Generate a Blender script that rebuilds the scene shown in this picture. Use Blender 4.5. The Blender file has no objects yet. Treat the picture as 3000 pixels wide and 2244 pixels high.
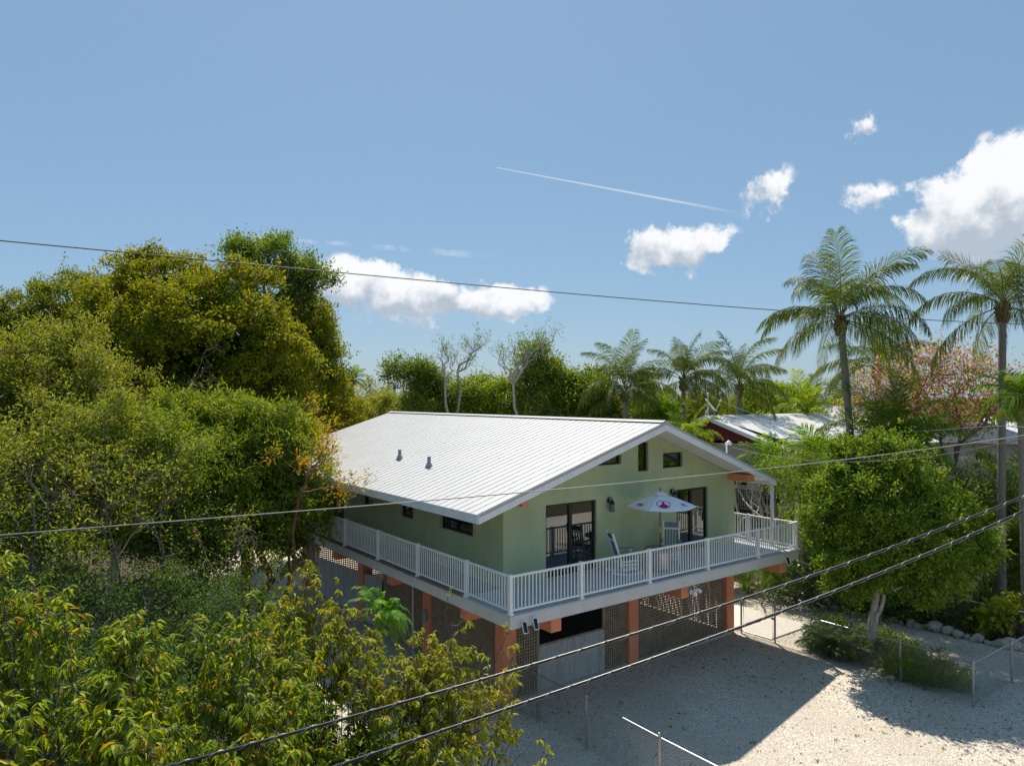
import bpy, math, random
import numpy as np
from mathutils import Vector, Matrix, Euler

random.seed(7)
scene = bpy.context.scene
col = scene.collection
R = math.radians

# ------------------------------------------------------------------ camera
CAM = np.array([-9.846, -13.31, 8.266]); YAW = 0.640; PITCH = 0.021; FPX = 2052.15
cam_data = bpy.data.cameras.new('camera'); cam = bpy.data.objects.new('camera', cam_data); col.objects.link(cam)
cam.location = CAM; cam.rotation_euler = (math.pi/2 + PITCH, 0, -YAW)
cam_data.sensor_width = 36; cam_data.lens = FPX/3000*36; cam_data.clip_end = 6000; cam_data.clip_start = 0.1
scene.camera = cam
FW = np.array([math.sin(YAW), math.cos(YAW), 0]); RT = np.array([math.cos(YAW), -math.sin(YAW), 0]); UP = np.array([0, 0, 1.0])

# ------------------------------------------------------------------ sun, sky, exposure
SUN = np.array([0.31, 0.548, 1.0]); SUN /= np.linalg.norm(SUN)
SUN_EL = math.asin(SUN[2]); SUN_AZ = math.atan2(SUN[0], SUN[1])
sl = bpy.data.lights.new('sun', 'SUN'); sl.energy = 3.25; sl.angle = R(0.55); sl.color = (1.0, 0.91, 0.77)
so = bpy.data.objects.new('sun', sl); col.objects.link(so)
so.rotation_euler = Vector(SUN).to_track_quat('Z', 'Y').to_euler(); so.location = (0, 0, 60)
scene.view_settings.view_transform = 'Standard'; scene.view_settings.look = 'None'
scene.view_settings.gamma = 1; scene.view_settings.exposure = 1.02; scene.view_settings.use_curve_mapping = False
scene.render.engine = 'CYCLES'
scene.cycles.use_denoising = True
scene.cycles.max_bounces = 8; scene.cycles.diffuse_bounces = 3; scene.cycles.glossy_bounces = 3
scene.cycles.transmission_bounces = 5; scene.cycles.transparent_max_bounces = 8

world = bpy.data.worlds.new('World'); scene.world = world; world.use_nodes = True
class NT:
    """small helper round a node tree"""
    def __init__(s, tree): s.t = tree; s.n = tree.nodes; s.l = tree.links
    def new(s, typ, **kw):
        n = s.n.new(typ)
        for k, v in kw.items(): setattr(n, k, v)
        return n
    def put(s, sock, v):
        if isinstance(v, bpy.types.NodeSocket): s.l.new(v, sock)
        elif v is not None: sock.default_value = v
    def m(s, op, a, b=None, c=None, clamp=False):
        n = s.n.new('ShaderNodeMath'); n.operation = op; n.use_clamp = clamp
        for i, v in enumerate((a, b, c)):
            if v is not None: s.put(n.inputs[i], v)
        return n.outputs[0]
    def smooth(s, x, lo, hi, a=0.0, b=1.0):
        n = s.n.new('ShaderNodeMapRange'); n.interpolation_type = 'SMOOTHSTEP'
        s.put(n.inputs[0], x)
        for i, v in enumerate((lo, hi, a, b)): s.put(n.inputs[i+1], v)
        return n.outputs[0]
    def noise(s, vec, scale, detail=4, rough=.5, dist=0.0):
        n = s.n.new('ShaderNodeTexNoise'); s.put(n.inputs['Vector'], vec)
        n.inputs['Scale'].default_value = scale; n.inputs['Detail'].default_value = detail
        n.inputs['Roughness'].default_value = rough; n.inputs['Distortion'].default_value = dist
        return n.outputs[0]
    def mix(s, f, a, b, blend='MIX'):
        n = s.n.new('ShaderNodeMix'); n.data_type = 'RGBA'; n.blend_type = blend
        s.put(n.inputs[0], f); s.put(n.inputs[6], a); s.put(n.inputs[7], b)
        return n.outputs[2]
    def ramp(s, f, stops):
        n = s.n.new('ShaderNodeValToRGB'); e = n.color_ramp.elements
        while len(e) < len(stops): e.new(0.5)
        for k, (p, c) in zip(e, stops): k.position = p; k.color = tuple(c) + (1,) if len(c) == 3 else c
        s.put(n.inputs[0], f); return n.outputs[0]

def build_world():
    w = NT(world.node_tree); w.n.clear()
    out = w.new('ShaderNodeOutputWorld')
    sky = w.new('ShaderNodeTexSky', sky_type='NISHITA'); sky.sun_disc = False
    sky.sun_elevation = SUN_EL; sky.sun_rotation = SUN_AZ; sky.altitude = 0; sky.air_density = 1.0; sky.dust_density = 0.6; sky.ozone_density = 2.0
    bg = w.new('ShaderNodeBackground'); bg.inputs[1].default_value = 0.0655
    w.put(bg.inputs[0], w.mix(.68, sky.outputs[0], (1.52, 2.78, 4.15, 1)))
    tc = w.new('ShaderNodeTexCoord'); sp = w.new('ShaderNodeSeparateXYZ'); w.l.new(tc.outputs['Generated'], sp.inputs[0])
    az = w.m('ARCTAN2', sp.outputs[0], sp.outputs[1]); el = w.m('ARCSINE', sp.outputs[2])
    cb = w.new('ShaderNodeCombineXYZ'); w.put(cb.inputs[0], az); w.put(cb.inputs[1], el)
    V = cb.outputs[0]
    def noise2(scale, detail, rough, dist=0.0):
        n = w.new('ShaderNodeTexNoise', noise_dimensions='2D'); w.l.new(V, n.inputs['Vector'])
        n.inputs['Scale'].default_value = scale; n.inputs['Detail'].default_value = detail; n.inputs['Roughness'].default_value = rough; n.inputs['Distortion'].default_value = dist
        return n.outputs[0]
    nbig = noise2(12, 9, .62, .1); nbil = noise2(26, 5, .55); nfine = nbil
    nz = w.m('SUBTRACT', w.m('MULTIPLY_ADD', nbil, .3, w.m('MULTIPLY', nbig, .7)), .5)
    # fair-weather clouds by compass bearing and height above the horizon: az, el, half width, half height, weight
    clouds = [(.44, .150, .090, .046, 1.25), (.52, .143, .085, .038, 1.2), (.61, .137, .080, .032, 1.05), (.50, .104, .06, .012, .5),
              (.478, .0855, .03, .009, .46), (.872, .206, .080, .040, 1.15), (.992, .268, .042, .044, .56),
              (1.113, .333, .042, .022, .6), (1.25, .220, .100, .074, 1.5), (1.33, .225, .12, .065, 1.5), (1.112, .25, .042, .024, .50),
              (1.9, .18, .17, .05, 1.1), (3.0, .2, .16, .05, 1.0), (-.45, .17, .17, .05, 1.0), (-1.7, .16, .2, .05, 1.1)]
    M = None; T = None
    for (a0, e0, ra, re, wt) in clouds:
        ma = w.new('ShaderNodeVectorMath', operation='MULTIPLY_ADD'); w.l.new(V, ma.inputs[0])
        ma.inputs[1].default_value = (1/ra, 1/re, 0); ma.inputs[2].default_value = (-a0/ra, -e0/re, 0)
        ln = w.new('ShaderNodeVectorMath', operation='LENGTH'); w.l.new(ma.outputs[0], ln.inputs[0])
        mi = w.m('MAXIMUM', w.m('MULTIPLY_ADD', ln.outputs['Value'], -wt, 1.25*wt), 0.0)
        ti = w.m('MULTIPLY', mi, w.m('MULTIPLY_ADD', el, 1/re, -e0/re))
        M = mi if M is None else w.m('MAXIMUM', M, mi)
        T = ti if T is None else w.m('ADD', T, ti)
    dens = w.smooth(w.m('MULTIPLY_ADD', nz, 3.3, M), .36, .74)
    dens = w.m('MULTIPLY', dens, w.smooth(M, .02, .28))
    tone = w.m('ADD', w.m('DIVIDE', T, w.m('MAXIMUM', M, .05)), w.m('MULTIPLY', w.m('SUBTRACT', nbil, .5), 2.6))
    thick = w.smooth(M, .12, .6)
    lum = w.smooth(tone, -.75, .5)
    shade = w.mix(w.m('MAXIMUM', lum, w.m('SUBTRACT', 1.0, thick)), (.235, .27, .315, 1), (.485, .49, .50, 1))
    # two contrails: straight streaks between two bearings
    def trail(a0, e0, a1, e1, wd, amt, n):
        L = math.hypot(a1-a0, e1-e0); ux, uy = (a1-a0)/L, (e1-e0)/L
        px = w.m('SUBTRACT', az, a0); py = w.m('SUBTRACT', el, e0)
        s = w.m('ADD', w.m('MULTIPLY', px, ux), w.m('MULTIPLY', py, uy)); t = w.m('SUBTRACT', w.m('MULTIPLY', py, ux), w.m('MULTIPLY', px, uy))
        s = w.m('DIVIDE', s, L)
        bow = w.m('MULTIPLY', w.m('MULTIPLY', s, w.m('SUBTRACT', 1.0, s)), .0155)
        t = w.m('ABSOLUTE', w.m('SUBTRACT', t, bow))
        width = w.m('ADD', w.m('MULTIPLY', s, wd), wd*.35)
        f = w.smooth(w.m('DIVIDE', t, width), 0.25, 1.0, 1.0, 0.0)
        f = w.m('MULTIPLY', f, w.m('MULTIPLY', w.smooth(s, 0.0, .02), w.smooth(s, .7, 1.12, 1.0, 0.0)))
        return w.m('MULTIPLY', f, amt if n is None else w.m('MULTIPLY', n, amt))
    dens = w.m('MAXIMUM', dens, trail(.6148, .3196, .939, .2506, .0019, .45, None))
    dens = w.m('MAXIMUM', dens, trail(.235, .2125, .60, .2005, .0052, .42, w.smooth(nfine, .35, .75)))
    bc = w.new('ShaderNodeBackground'); w.put(bc.inputs[0], shade); bc.inputs[1].default_value = 1.0
    mx = w.new('ShaderNodeMixShader'); w.put(mx.inputs[0], w.m('MULTIPLY', dens, .97)); w.l.new(bg.outputs[0], mx.inputs[1]); w.l.new(bc.outputs[0], mx.inputs[2])
    w.l.new(mx.outputs[0], out.inputs[0])
build_world()
world.cycles.sampling_method = 'MANUAL'; world.cycles.sample_map_resolution = 512

# ------------------------------------------------------------------ photograph pixel -> place
def P(x, y, d):
    """point at forward distance d (metres) in the direction of photograph pixel x, y"""
    X = (x-1500)/FPX; Y = (1122-y)/FPX
    z = math.cos(PITCH) - Y*math.sin(PITCH); u = math.sin(PITCH) + Y*math.cos(PITCH)
    return CAM + (FW + RT*X/z + UP*u/z)*d
def G(x, y, z=0.0):
    """point of the level z that pixel x, y looks at"""
    v = P(x, y, 1.0) - CAM
    return CAM + v*((z-CAM[2])/v[2])
def GD(x, d):
    p = P(x, 1165, d); p[2] = 0; return p

# ------------------------------------------------------------------ objects
def tag(o, label=None, cat=None, group=None, kind=None):
    if label: o['label'] = label
    if cat: o['category'] = cat
    if group: o['group'] = group
    if kind: o['kind'] = kind
    return o
def origin_of(o):
    p = Vector((0, 0, 0))
    while o is not None: p = p + o.location; o = o.parent
    return p
def link(name, me, parent=None, m=None, loc=None):
    """mesh given in world coordinates; a child keeps them whatever its parent's place"""
    o = bpy.data.objects.new(name, me); col.objects.link(o)
    if m is not None and len(me.materials) == 0: me.materials.append(m)
    l = Vector(loc) if loc is not None else Vector((0, 0, 0))
    if parent is not None:
        o.parent = parent; l = l - origin_of(parent)
    o.location = l
    return o
def thing(name, loc, label, cat, group=None):
    o = bpy.data.objects.new(name, None); col.objects.link(o); o.location = Vector(loc); o.empty_display_size = .2
    return tag(o, label, cat, group)
def raw_mesh(name, V, F3=None, F4=None, smooth=False, attr=None):
    V = np.asarray(V, dtype=np.float32); me = bpy.data.meshes.new(name)
    F3 = np.zeros((0, 3), np.int32) if F3 is None or len(F3) == 0 else np.asarray(F3, np.int32)
    F4 = np.zeros((0, 4), np.int32) if F4 is None or len(F4) == 0 else np.asarray(F4, np.int32)
    me.vertices.add(len(V)); me.vertices.foreach_set('co', V.ravel())
    nl = F3.size + F4.size; me.loops.add(nl)
    me.loops.foreach_set('vertex_index', np.concatenate([F3.ravel(), F4.ravel()]).astype(np.int32))
    nf = len(F3) + len(F4); me.polygons.add(nf)
    st = np.concatenate([np.arange(len(F3))*3, len(F3)*3 + np.arange(len(F4))*4]).astype(np.int32)
    me.polygons.foreach_set('loop_start', st)
    me.polygons.foreach_set('use_smooth', np.full(nf, bool(smooth)))
    if attr is not None:
        a = me.attributes.new('tint', 'FLOAT', 'POINT'); a.data.foreach_set('value', np.asarray(attr, np.float32))
    me.update(calc_edges=True); return me
class MB:
    """collects shapes for ONE mesh"""
    def __init__(s): s.v = []; s.q = []; s.t = []; s.n = 0
    def add(s, V, quads=(), tris=()):
        V = np.asarray(V, float).reshape(-1, 3)
        if len(quads): s.q.append(np.asarray(quads, np.int64).reshape(-1, 4) + s.n)
        if len(tris): s.t.append(np.asarray(tris, np.int64).reshape(-1, 3) + s.n)
        s.v.append(V); s.n += len(V); return s
    BQ = [(0, 3, 2, 1), (4, 5, 6, 7), (0, 1, 5, 4), (1, 2, 6, 5), (2, 3, 7, 6), (3, 0, 4, 7)]
    def box(s, x0, x1, y0, y1, z0, z1):
        return s.add([(x0, y0, z0), (x1, y0, z0), (x1, y1, z0), (x0, y1, z0), (x0, y0, z1), (x1, y0, z1), (x1, y1, z1), (x0, y1, z1)], s.BQ)
    def obox(s, c, ax, ay, az):
        """box from centre and three half-axis vectors"""
        c, ax, ay, az = map(lambda q: np.asarray(q, float), (c, ax, ay, az))
        V = [c + i*ax + j*ay + k*az for k in (-1, 1) for i, j in ((-1, -1), (1, -1), (1, 1), (-1, 1))]
        return s.add(V, s.BQ)
    def bar(s, a, b, w, h, up=(0, 0, 1)):
        """square bar from a to b"""
        a, b = np.asarray(a, float), np.asarray(b, float); d = b-a; L = np.linalg.norm(d); d = d/L
        up = np.asarray(up, float)
        if abs(d @ up) > .98: up = np.array([0, 1.0, 0])
        x = np.cross(d, up); x /= np.linalg.norm(x); y = np.cross(x, d)
        return s.obox((a+b)/2, d*L/2, x*w/2, y*h/2)
    def tube(s, pts, r, n=6, cap=True):
        pts = np.asarray(pts, float); k = len(pts); r = np.broadcast_to(np.asarray(r, float), (k,))
        T = np.gradient(pts, axis=0); T /= np.maximum(np.linalg.norm(T, axis=1, keepdims=True), 1e-9)
        ref = np.array([0, 0, 1.0]) if abs(T[:, 2].mean()) < .8 else np.array([1.0, 0.1, 0])
        X = np.cross(T, ref); X /= np.maximum(np.linalg.norm(X, axis=1, keepdims=True), 1e-9); Y = np.cross(T, X)
        a = np.arange(n)/n*2*math.pi
        V = (pts[:, None] + r[:, None, None]*(X[:, None]*np.cos(a)[None, :, None] + Y[:, None]*np.sin(a)[None, :, None])).reshape(-1, 3)
        i = np.arange(k-1)[:, None]*n; j = np.arange(n)[None]; j2 = (j+1) % n
        Q = np.stack([i+j, i+j2, i+n+j2, i+n+j], -1).reshape(-1, 4)
        tr = []
        if cap:
            V = np.vstack([V, pts[0], pts[-1]]); a0 = k*n; e = (k-1)*n
            for q in range(n): tr += [(a0, (q+1) % n, q), (a0+1, e+q, e+(q+1) % n)]
        return s.add(V, Q, tr)
    def lathe(s, c, prof, n=24, ax=None):
        """prof: list of (radius, height) turned round the vertical through c"""
        a = np.arange(n)/n*2*math.pi; k = len(prof); V = []
        for r, z in prof: V += [(c[0]+r*math.cos(t), c[1]+r*math.sin(t), c[2]+z) for t in a]
        Q = [(i*n+j, i*n+(j+1) % n, (i+1)*n+(j+1) % n, (i+1)*n+j) for i in range(k-1) for j in range(n)]
        return s.add(V, Q)
    def prism(s, poly, d):
        """closed polygon pushed along vector d"""
        poly = [np.asarray(p, float) for p in poly]; n = len(poly); d = np.asarray(d, float)
        V = poly + [p+d for p in poly]
        return s.add(V, [(i, (i+1) % n, n+(i+1) % n, n+i) for i in range(n)], [(0, i+1, i) for i in range(1, n-1)] + [(n, n+i, n+i+1) for i in range(1, n-1)])
    def mesh(s, name, smooth=False):
        V = np.vstack(s.v); F4 = np.vstack(s.q) if s.q else None; F3 = np.vstack(s.t) if s.t else None
        return raw_mesh(name, V, F3, F4, smooth)
    def build(s, name, m, parent=None, smooth=False, bevel=0.0):
        o = link(name, s.mesh(name, smooth), parent, m)
        if bevel:
            b = o.modifiers.new('bevel', 'BEVEL'); b.width = bevel; b.segments = 2; b.limit_method = 'ANGLE'; b.harden_normals = False
        return o
def copies(name, me, places, parent, m=None, jitter=0.0):
    """alike pieces that share one mesh; places are world positions"""
    out = []
    off = origin_of(parent) if parent is not None else Vector((0, 0, 0))
    if m is not None and not me.materials: me.materials.append(m)
    for p in places:
        o = bpy.data.objects.new(name, me); col.objects.link(o); o.parent = parent
        o.location = Vector(p) - off; out.append(o)
    return out

# ------------------------------------------------------------------ materials
def mat(name, base, rough=.6, var=.12, vscale=6.0, bump=0.0, bscale=60.0, metal=0.0, spec=.5, dirt=None, dscale=1.2, damt=.4, stretch=None, coat=0):
    m = bpy.data.materials.new(name); m.use_nodes = True; w = NT(m.node_tree); b = w.n['Principled BSDF']
    tc = w.new('ShaderNodeTexCoord'); V = tc.outputs['Object']
    geo = w.new('ShaderNodeNewGeometry'); V = geo.outputs['Position']
    if stretch:
        mp = w.new('ShaderNodeMapping'); w.l.new(V, mp.inputs[0]); mp.inputs['Scale'].default_value = stretch; V = mp.outputs[0]
    c = tuple(base) + (1,)
    n1 = w.noise(V, vscale, 5, .6); f = w.smooth(n1, .3, .7)
    dk = tuple(max(0, q*(1-var)) for q in base) + (1,); lt = tuple(min(1, q*(1+var)) for q in base) + (1,)
    colr = w.mix(f, dk, lt)
    if dirt:
        colr = w.mix(w.m('MULTIPLY', w.smooth(w.noise(V, dscale, 7, .65), .45, .75), damt), colr, tuple(dirt) + (1,))
    w.put(b.inputs['Base Color'], colr); b.inputs['Roughness'].default_value = rough; b.inputs['Metallic'].default_value = metal
    b.inputs['Specular IOR Level'].default_value = spec; b.inputs['Coat Weight'].default_value = coat
    w.put(b.inputs['Roughness'], w.m('ADD', rough-.06, w.m('MULTIPLY', n1, .12)))
    if bump:
        bp = w.new('ShaderNodeBump'); bp.inputs['Strength'].default_value = bump; bp.inputs['Distance'].default_value = .02
        w.put(bp.inputs['Height'], w.noise(V, bscale, 4, .6)); w.l.new(bp.outputs[0], b.inputs['Normal'])
    return m
def leaf_mat(name, stops, trans=.42, rough=.5, spec=.15, tt=(1.6, 1.5, .45)):
    """leaf: colour by the leaf's own tint, light shines through"""
    m = bpy.data.materials.new(name); m.use_nodes = True; w = NT(m.node_tree); b = w.n['Principled BSDF']
    at = w.new('ShaderNodeAttribute', attribute_name='tint'); c = w.ramp(at.outputs['Fac'], stops)
    w.put(b.inputs['Base Color'], c); b.inputs['Roughness'].default_value = rough; b.inputs['Specular IOR Level'].default_value = spec
    tr = w.new('ShaderNodeBsdfTranslucent'); w.put(tr.inputs[0], w.mix(1.0, c, tuple(tt) + (1,), 'MULTIPLY'))
    mx = w.new('ShaderNodeMixShader'); mx.inputs[0].default_value = trans
    w.l.new(b.outputs[0], mx.inputs[1]); w.l.new(tr.outputs[0], mx.inputs[2])
    w.l.new(mx.outputs[0], w.n['Material Output'].inputs[0]); return m
def leaf_obj_mat(name, stops, trans=.42):
    """the same leaf for single leaf objects: tint from the object's own random value"""
    m = leaf_mat(name, stops, trans); w = NT(m.node_tree)
    at = [n for n in w.n if n.type == 'ATTRIBUTE'][0]; oi = w.new('ShaderNodeObjectInfo')
    for l in list(at.outputs['Fac'].links): w.l.new(oi.outputs['Random'], l.to_socket)
    return m
def glass_mat(name, tintc=(.17, .21, .21), refl=.15):
    m = bpy.data.materials.new(name); m.use_nodes = True; w = NT(m.node_tree); w.n.remove(w.n['Principled BSDF'])
    g = w.new('ShaderNodeBsdfGlossy'); g.inputs['Roughness'].default_value = .012; g.inputs['Color'].default_value = (.9, .95, .95, 1)
    t = w.new('ShaderNodeBsdfTransparent'); t.inputs['Color'].default_value = tuple(tintc) + (1,)
    lw = w.new('ShaderNodeLayerWeight'); lw.inputs[0].default_value = .35
    f = w.m('ADD', w.m('MULTIPLY', lw.outputs['Fresnel'], .8), refl, clamp=True)
    mx = w.new('ShaderNodeMixShader'); w.put(mx.inputs[0], f); w.l.new(t.outputs[0], mx.inputs[1]); w.l.new(g.outputs[0], mx.inputs[2])
    w.l.new(mx.outputs[0], w.n['Material Output'].inputs[0]); return m

M = {}
M['green'] = mat('green_stucco', (.51, .56, .32), .85, .05, 2.5, .35, 90, dirt=(.41, .475, .275), dscale=1.1, damt=.5, stretch=(1, 1, .35))
M['roof'] = mat('white_metal_roof', (.455, .46, .47), .42, .03, 1.4, spec=.4, dirt=(.40, .395, .385), dscale=.7, damt=.45)
M['roof_bright'] = mat('bright_white_metal_roof', (.62, .625, .63), .42, .03, 1.4, spec=.4)
M['screw'] = mat('screw_heads', (.32, .32, .33), .5, .1)
M['white'] = mat('white_painted_trim', (.83, .83, .82), .5, .03, 3, dirt=(.6, .59, .56), dscale=2, damt=.35)
M['rail'] = mat('white_aluminium', (.86, .86, .86), .35, .02, 3, spec=.5)
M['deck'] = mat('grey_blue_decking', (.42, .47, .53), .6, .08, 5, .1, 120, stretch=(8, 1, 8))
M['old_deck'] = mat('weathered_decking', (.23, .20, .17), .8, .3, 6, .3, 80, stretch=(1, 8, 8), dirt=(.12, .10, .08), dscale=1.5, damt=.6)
M['band'] = mat('grey_deck_band', (.62, .60, .565), .7, .05, 2, .1, 60, dirt=(.52, .50, .46), dscale=1.4, damt=.4)
M['coral'] = mat('coral_stucco', (.80, .29, .16), .85, .06, 3, .35, 70, dirt=(.64, .22, .12), dscale=1.3, damt=.35)
M['lattice'] = mat('weathered_lattice_wood', (.33, .245, .165), .85, .2, 5, .3, 60, dirt=(.42, .36, .29), dscale=.9, damt=.6)
M['corr'] = mat('weathered_corrugated_steel', (.50, .49, .465), .6, .12, 4, metal=.1, stretch=(4, 4, .5), dirt=(.22, .17, .12), dscale=1.2, damt=.4)
M['frame'] = mat('dark_bronze_frame', (.022, .018, .016), .4, .05)
M['glass'] = glass_mat('window_glass')
M['dim_floor'] = mat('shade_darkened_floor', (.16, .15, .14), .9, .15, 2)  # floor colour kept dark to put shade under the house
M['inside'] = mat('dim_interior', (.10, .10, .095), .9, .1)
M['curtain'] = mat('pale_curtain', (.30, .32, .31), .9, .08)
M['iron'] = mat('black_iron', (.012, .012, .013), .45, .1)
M['lampglass'] = mat('bluish_lamp_glass', (.28, .42, .55), .15, .05)
M['galv'] = mat('galvanised_steel', (.34, .35, .355), .42, .12, 8, metal=.65, dirt=(.2, .2, .19), dscale=3, damt=.4)
M['concrete'] = mat('pale_concrete', (.58, .55, .50), .9, .06, 3, .2, 50, dirt=(.45, .42, .37), dscale=1.5, damt=.4)
M['rock'] = mat('limestone_rock', (.42, .39, .33), .9, .2, 5, .8, 18, dirt=(.2, .185, .15), dscale=4, damt=.6)
M['cable'] = mat('black_cable', (.02, .022, .025), .35, .2, 8, spec=.6)
M['lash'] = mat('steel_lashing_wire', (.45, .43, .41), .35, .1, metal=.5)
M['wire'] = mat('grey_wire', (.36, .35, .34), .5, .15, 6)
M['wire_dark'] = mat('weathered_dark_wire', (.11, .105, .10), .55, .2, 6)
M['bark'] = mat('grey_brown_bark', (.16, .13, .105), .9, .3, 7, .8, 30)
M['bark_pale'] = mat('pale_grey_bark', (.40, .36, .31), .9, .2, 6, .6, 30)
M['bark_red'] = mat('red_brown_bark', (.22, .095, .055), .8, .35, 5, .6, 25)
M['bark_palm'] = mat('ringed_palm_bark', (.23, .205, .175), .9, .2, 9, .9, 14, stretch=(1, 1, 7))
M['fibre'] = mat('brown_palm_fibre', (.13, .075, .042), .95, .4, 12, .9, 40)
M['twig'] = mat('grey_twig', (.13, .105, .085), .9, .25, 8)
M['slat_grey'] = mat('grey_chair_slat', (.20, .205, .21), .5, .08)
M['stone'] = mat('mottled_stone_top', (.20, .185, .17), .6, .75, 26, .2, 50)
M['steel'] = mat('brushed_stainless', (.50, .47, .42), .33, .06, 3, metal=.85, stretch=(12, 12, .4))
M['canvas'] = mat('white_canvas', (.86, .86, .88), .85, .02, 6)
M['magenta'] = mat('magenta_print', (.45, .012, .18), .8, .04)
M['teak'] = mat('varnished_wood_pole', (.30, .115, .025), .4, .15, 9)
M['yellow'] = mat('yellow_sticker', (.75, .48, .03), .5, .05)
M['solar'] = mat('solar_cells', (.008, .012, .022), .18, .1)
M['plastic'] = mat('grey_plastic', (.30, .31, .32), .5, .06)
M['red_board'] = mat('barn_red_siding', (.17, .022, .026), .7, .12, 4, stretch=(1, 1, .3))
M['beige'] = mat('beige_stucco', (.46, .40, .33), .9, .05, 2, .2, 60)
M['dark_wood'] = mat('dark_brown_railing', (.028, .022, .02), .6, .1)
M['black'] = mat('black_rubber', (.012, .012, .013), .5, .1)
M['teal'] = mat('teal_gable', (.10, .24, .28), .7, .08)
# ================================================================== ground
def ground_mat(name, base, dark, speck, vs, bump):
    m = bpy.data.materials.new(name); m.use_nodes = True; w = NT(m.node_tree); b = w.n['Principled BSDF']
    V = w.new('ShaderNodeNewGeometry').outputs['Position']
    vo = w.new('ShaderNodeTexVoronoi'); w.l.new(V, vo.inputs['Vector']); vo.inputs['Scale'].default_value = vs
    sep = w.new('ShaderNodeSeparateColor'); w.l.new(vo.outputs['Color'], sep.inputs[0])
    peb = w.mix(sep.outputs[0], tuple(q*.62 for q in base) + (1,), tuple(min(1, q*1.32) for q in base) + (1,))
    big = w.smooth(w.noise(V, .35, 6, .6), .38, .66)
    c = w.mix(w.m('MULTIPLY', big, .55), peb, tuple(dark) + (1,))
    c = w.mix(w.m('MULTIPLY', w.smooth(w.noise(V, 2.3, 4, .7), .52, .72), .35), c, tuple(dark) + (1,))
    sp_ = w.smooth(w.noise(V, 11, 3, .7), .665, .70); c = w.mix(w.m('MULTIPLY', sp_, .55), c, tuple(speck) + (1,))
    w.put(b.inputs['Base Color'], c); b.inputs['Roughness'].default_value = .95; b.inputs['Specular IOR Level'].default_value = .2
    bp = w.new('ShaderNodeBump'); bp.inputs['Strength'].default_value = bump; bp.inputs['Distance'].default_value = .03
    w.put(bp.inputs['Height'], w.m('SUBTRACT', 1.0, vo.outputs['Distance'])); w.l.new(bp.outputs[0], b.inputs['Normal'])
    return m
M['gravel'] = ground_mat('crushed_coral_gravel', (.60, .545, .47), (.46, .405, .335), (.13, .085, .05), 30, .9)
M['soil'] = ground_mat('leafy_soil', (.085, .066, .042), (.05, .042, .025), (.2, .12, .05), 14, .8)
def sheet(name, poly, z, m, kind='structure'):
    me = bpy.data.meshes.new(name); me.from_pydata([(x, y, z) for x, y in poly], [], [tuple(range(len(poly)))]); me.update()
    o = link(name, me, None, m); o['kind'] = kind; return o
sheet('ground', [(3000*math.cos(t), 3000*math.sin(t)) for t in np.arange(48)/48*2*math.pi], -.01, M['soil'])
sheet('gravel_yard', [(-4.0, 9), (-4.1, 3), (-4.4, -7), (-2, -20), (30, -20), (30, -6.2), (17.15, -5.6), (17.0, 4), (17.3, 9), (17, 26), (-1.5, 26), (-2.6, 18)], -.004, M['gravel'])
sl_ = MB().box(11.62, 14.05, .72, 4.6, -.05, .05).build('concrete_slab', M['concrete'], bevel=.01); sl_['kind'] = 'structure'

# ================================================================== the house on columns
HD = 3.158                                            # deck level
U0, U1, V0, V1 = 1.26, 11.39, 2.0, 17.0               # walls of the upper floor
EU0, EU1, RU, RZ, EZ, RV0, RV1 = -.39, 11.99, 6.33, 7.54, 5.46, .74, 18.68
def roofz(u): return EZ + (RZ-EZ)*((u-EU0)/(RU-EU0) if u < RU else (EU1-u)/(EU1-RU))
house = thing('stilt_house', (U0, V0, 0), 'sage green raised house with white metal gable roof on coral columns', 'house')

def wall_grid(mb, axis, c, th, s0, s1, zlo, top, holes, cuts=()):
    """wall in the plane axis = c (depth th), rectangles left open; top(s) may slope"""
    es = sorted(set([s0, s1] + list(cuts) + [h[0] for h in holes] + [h[1] for h in holes]))
    for a, b in zip(es[:-1], es[1:]):
        hs = sorted([h for h in holes if h[0] <= a+1e-6 and h[1] >= b-1e-6], key=lambda h: h[2]); z = zlo
        for h in hs + [None]:
            if h is None: poly = [(a, z), (b, z), (b, top(b)), (a, top(a))]
            else: poly = [(a, z), (b, z), (b, h[2]), (a, h[2])]
            if h is None or h[2] - z > 1e-4:
                if axis == 'v': mb.prism([(s, c, q) for s, q in poly], (0, th, 0))
                else: mb.prism([(c, s, q) for s, q in poly], (th, 0, 0))
            if h is not None: z = h[3]
    return mb
ztop = lambda u: roofz(u) - .13
doors = [(2.74, 4.69, HD+.02, 5.235), (8.29, 9.92, HD+.02, 5.235)]
wins_f = [(6.49, 6.96, 5.95, 6.86), (7.65, 8.63, 5.98, 6.47), (4.76, 5.75, 6.23, 6.52)]
wins_l = [(3.48, 5.32, 4.29, 5.1), (7.03, 7.91, 4.30, 5.1), (9.98, 10.85, 4.31, 5.1)]
door_l = (12.55, 13.75, HD+.02, 5.2)
wl = MB()
wall_grid(wl, 'v', V0, .2, U0, U1, 2.86, ztop, doors + wins_f, [RU])
wall_grid(wl, 'u', U0+.001, .2, V0+.2, V1, 2.86, lambda s: ztop(U0), wins_l + [door_l])
wall_grid(wl, 'u', U1-.2, .2, V0+.2, V1, 2.86, lambda s: ztop(U1-.2), [(5, 7, 3.2, 5.2)])
wall_grid(wl, 'v', V1, .2, U0, U1, 2.86, ztop, [(4, 6, 3.2, 5.2)], [RU])
wl.build('wall', M['green'], house)
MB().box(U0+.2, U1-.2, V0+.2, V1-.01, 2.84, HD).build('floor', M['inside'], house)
MB().box(U0+.21, U1-.21, 6.2, 6.3, HD, 5.6).build('partition', M['inside'], house)

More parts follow.
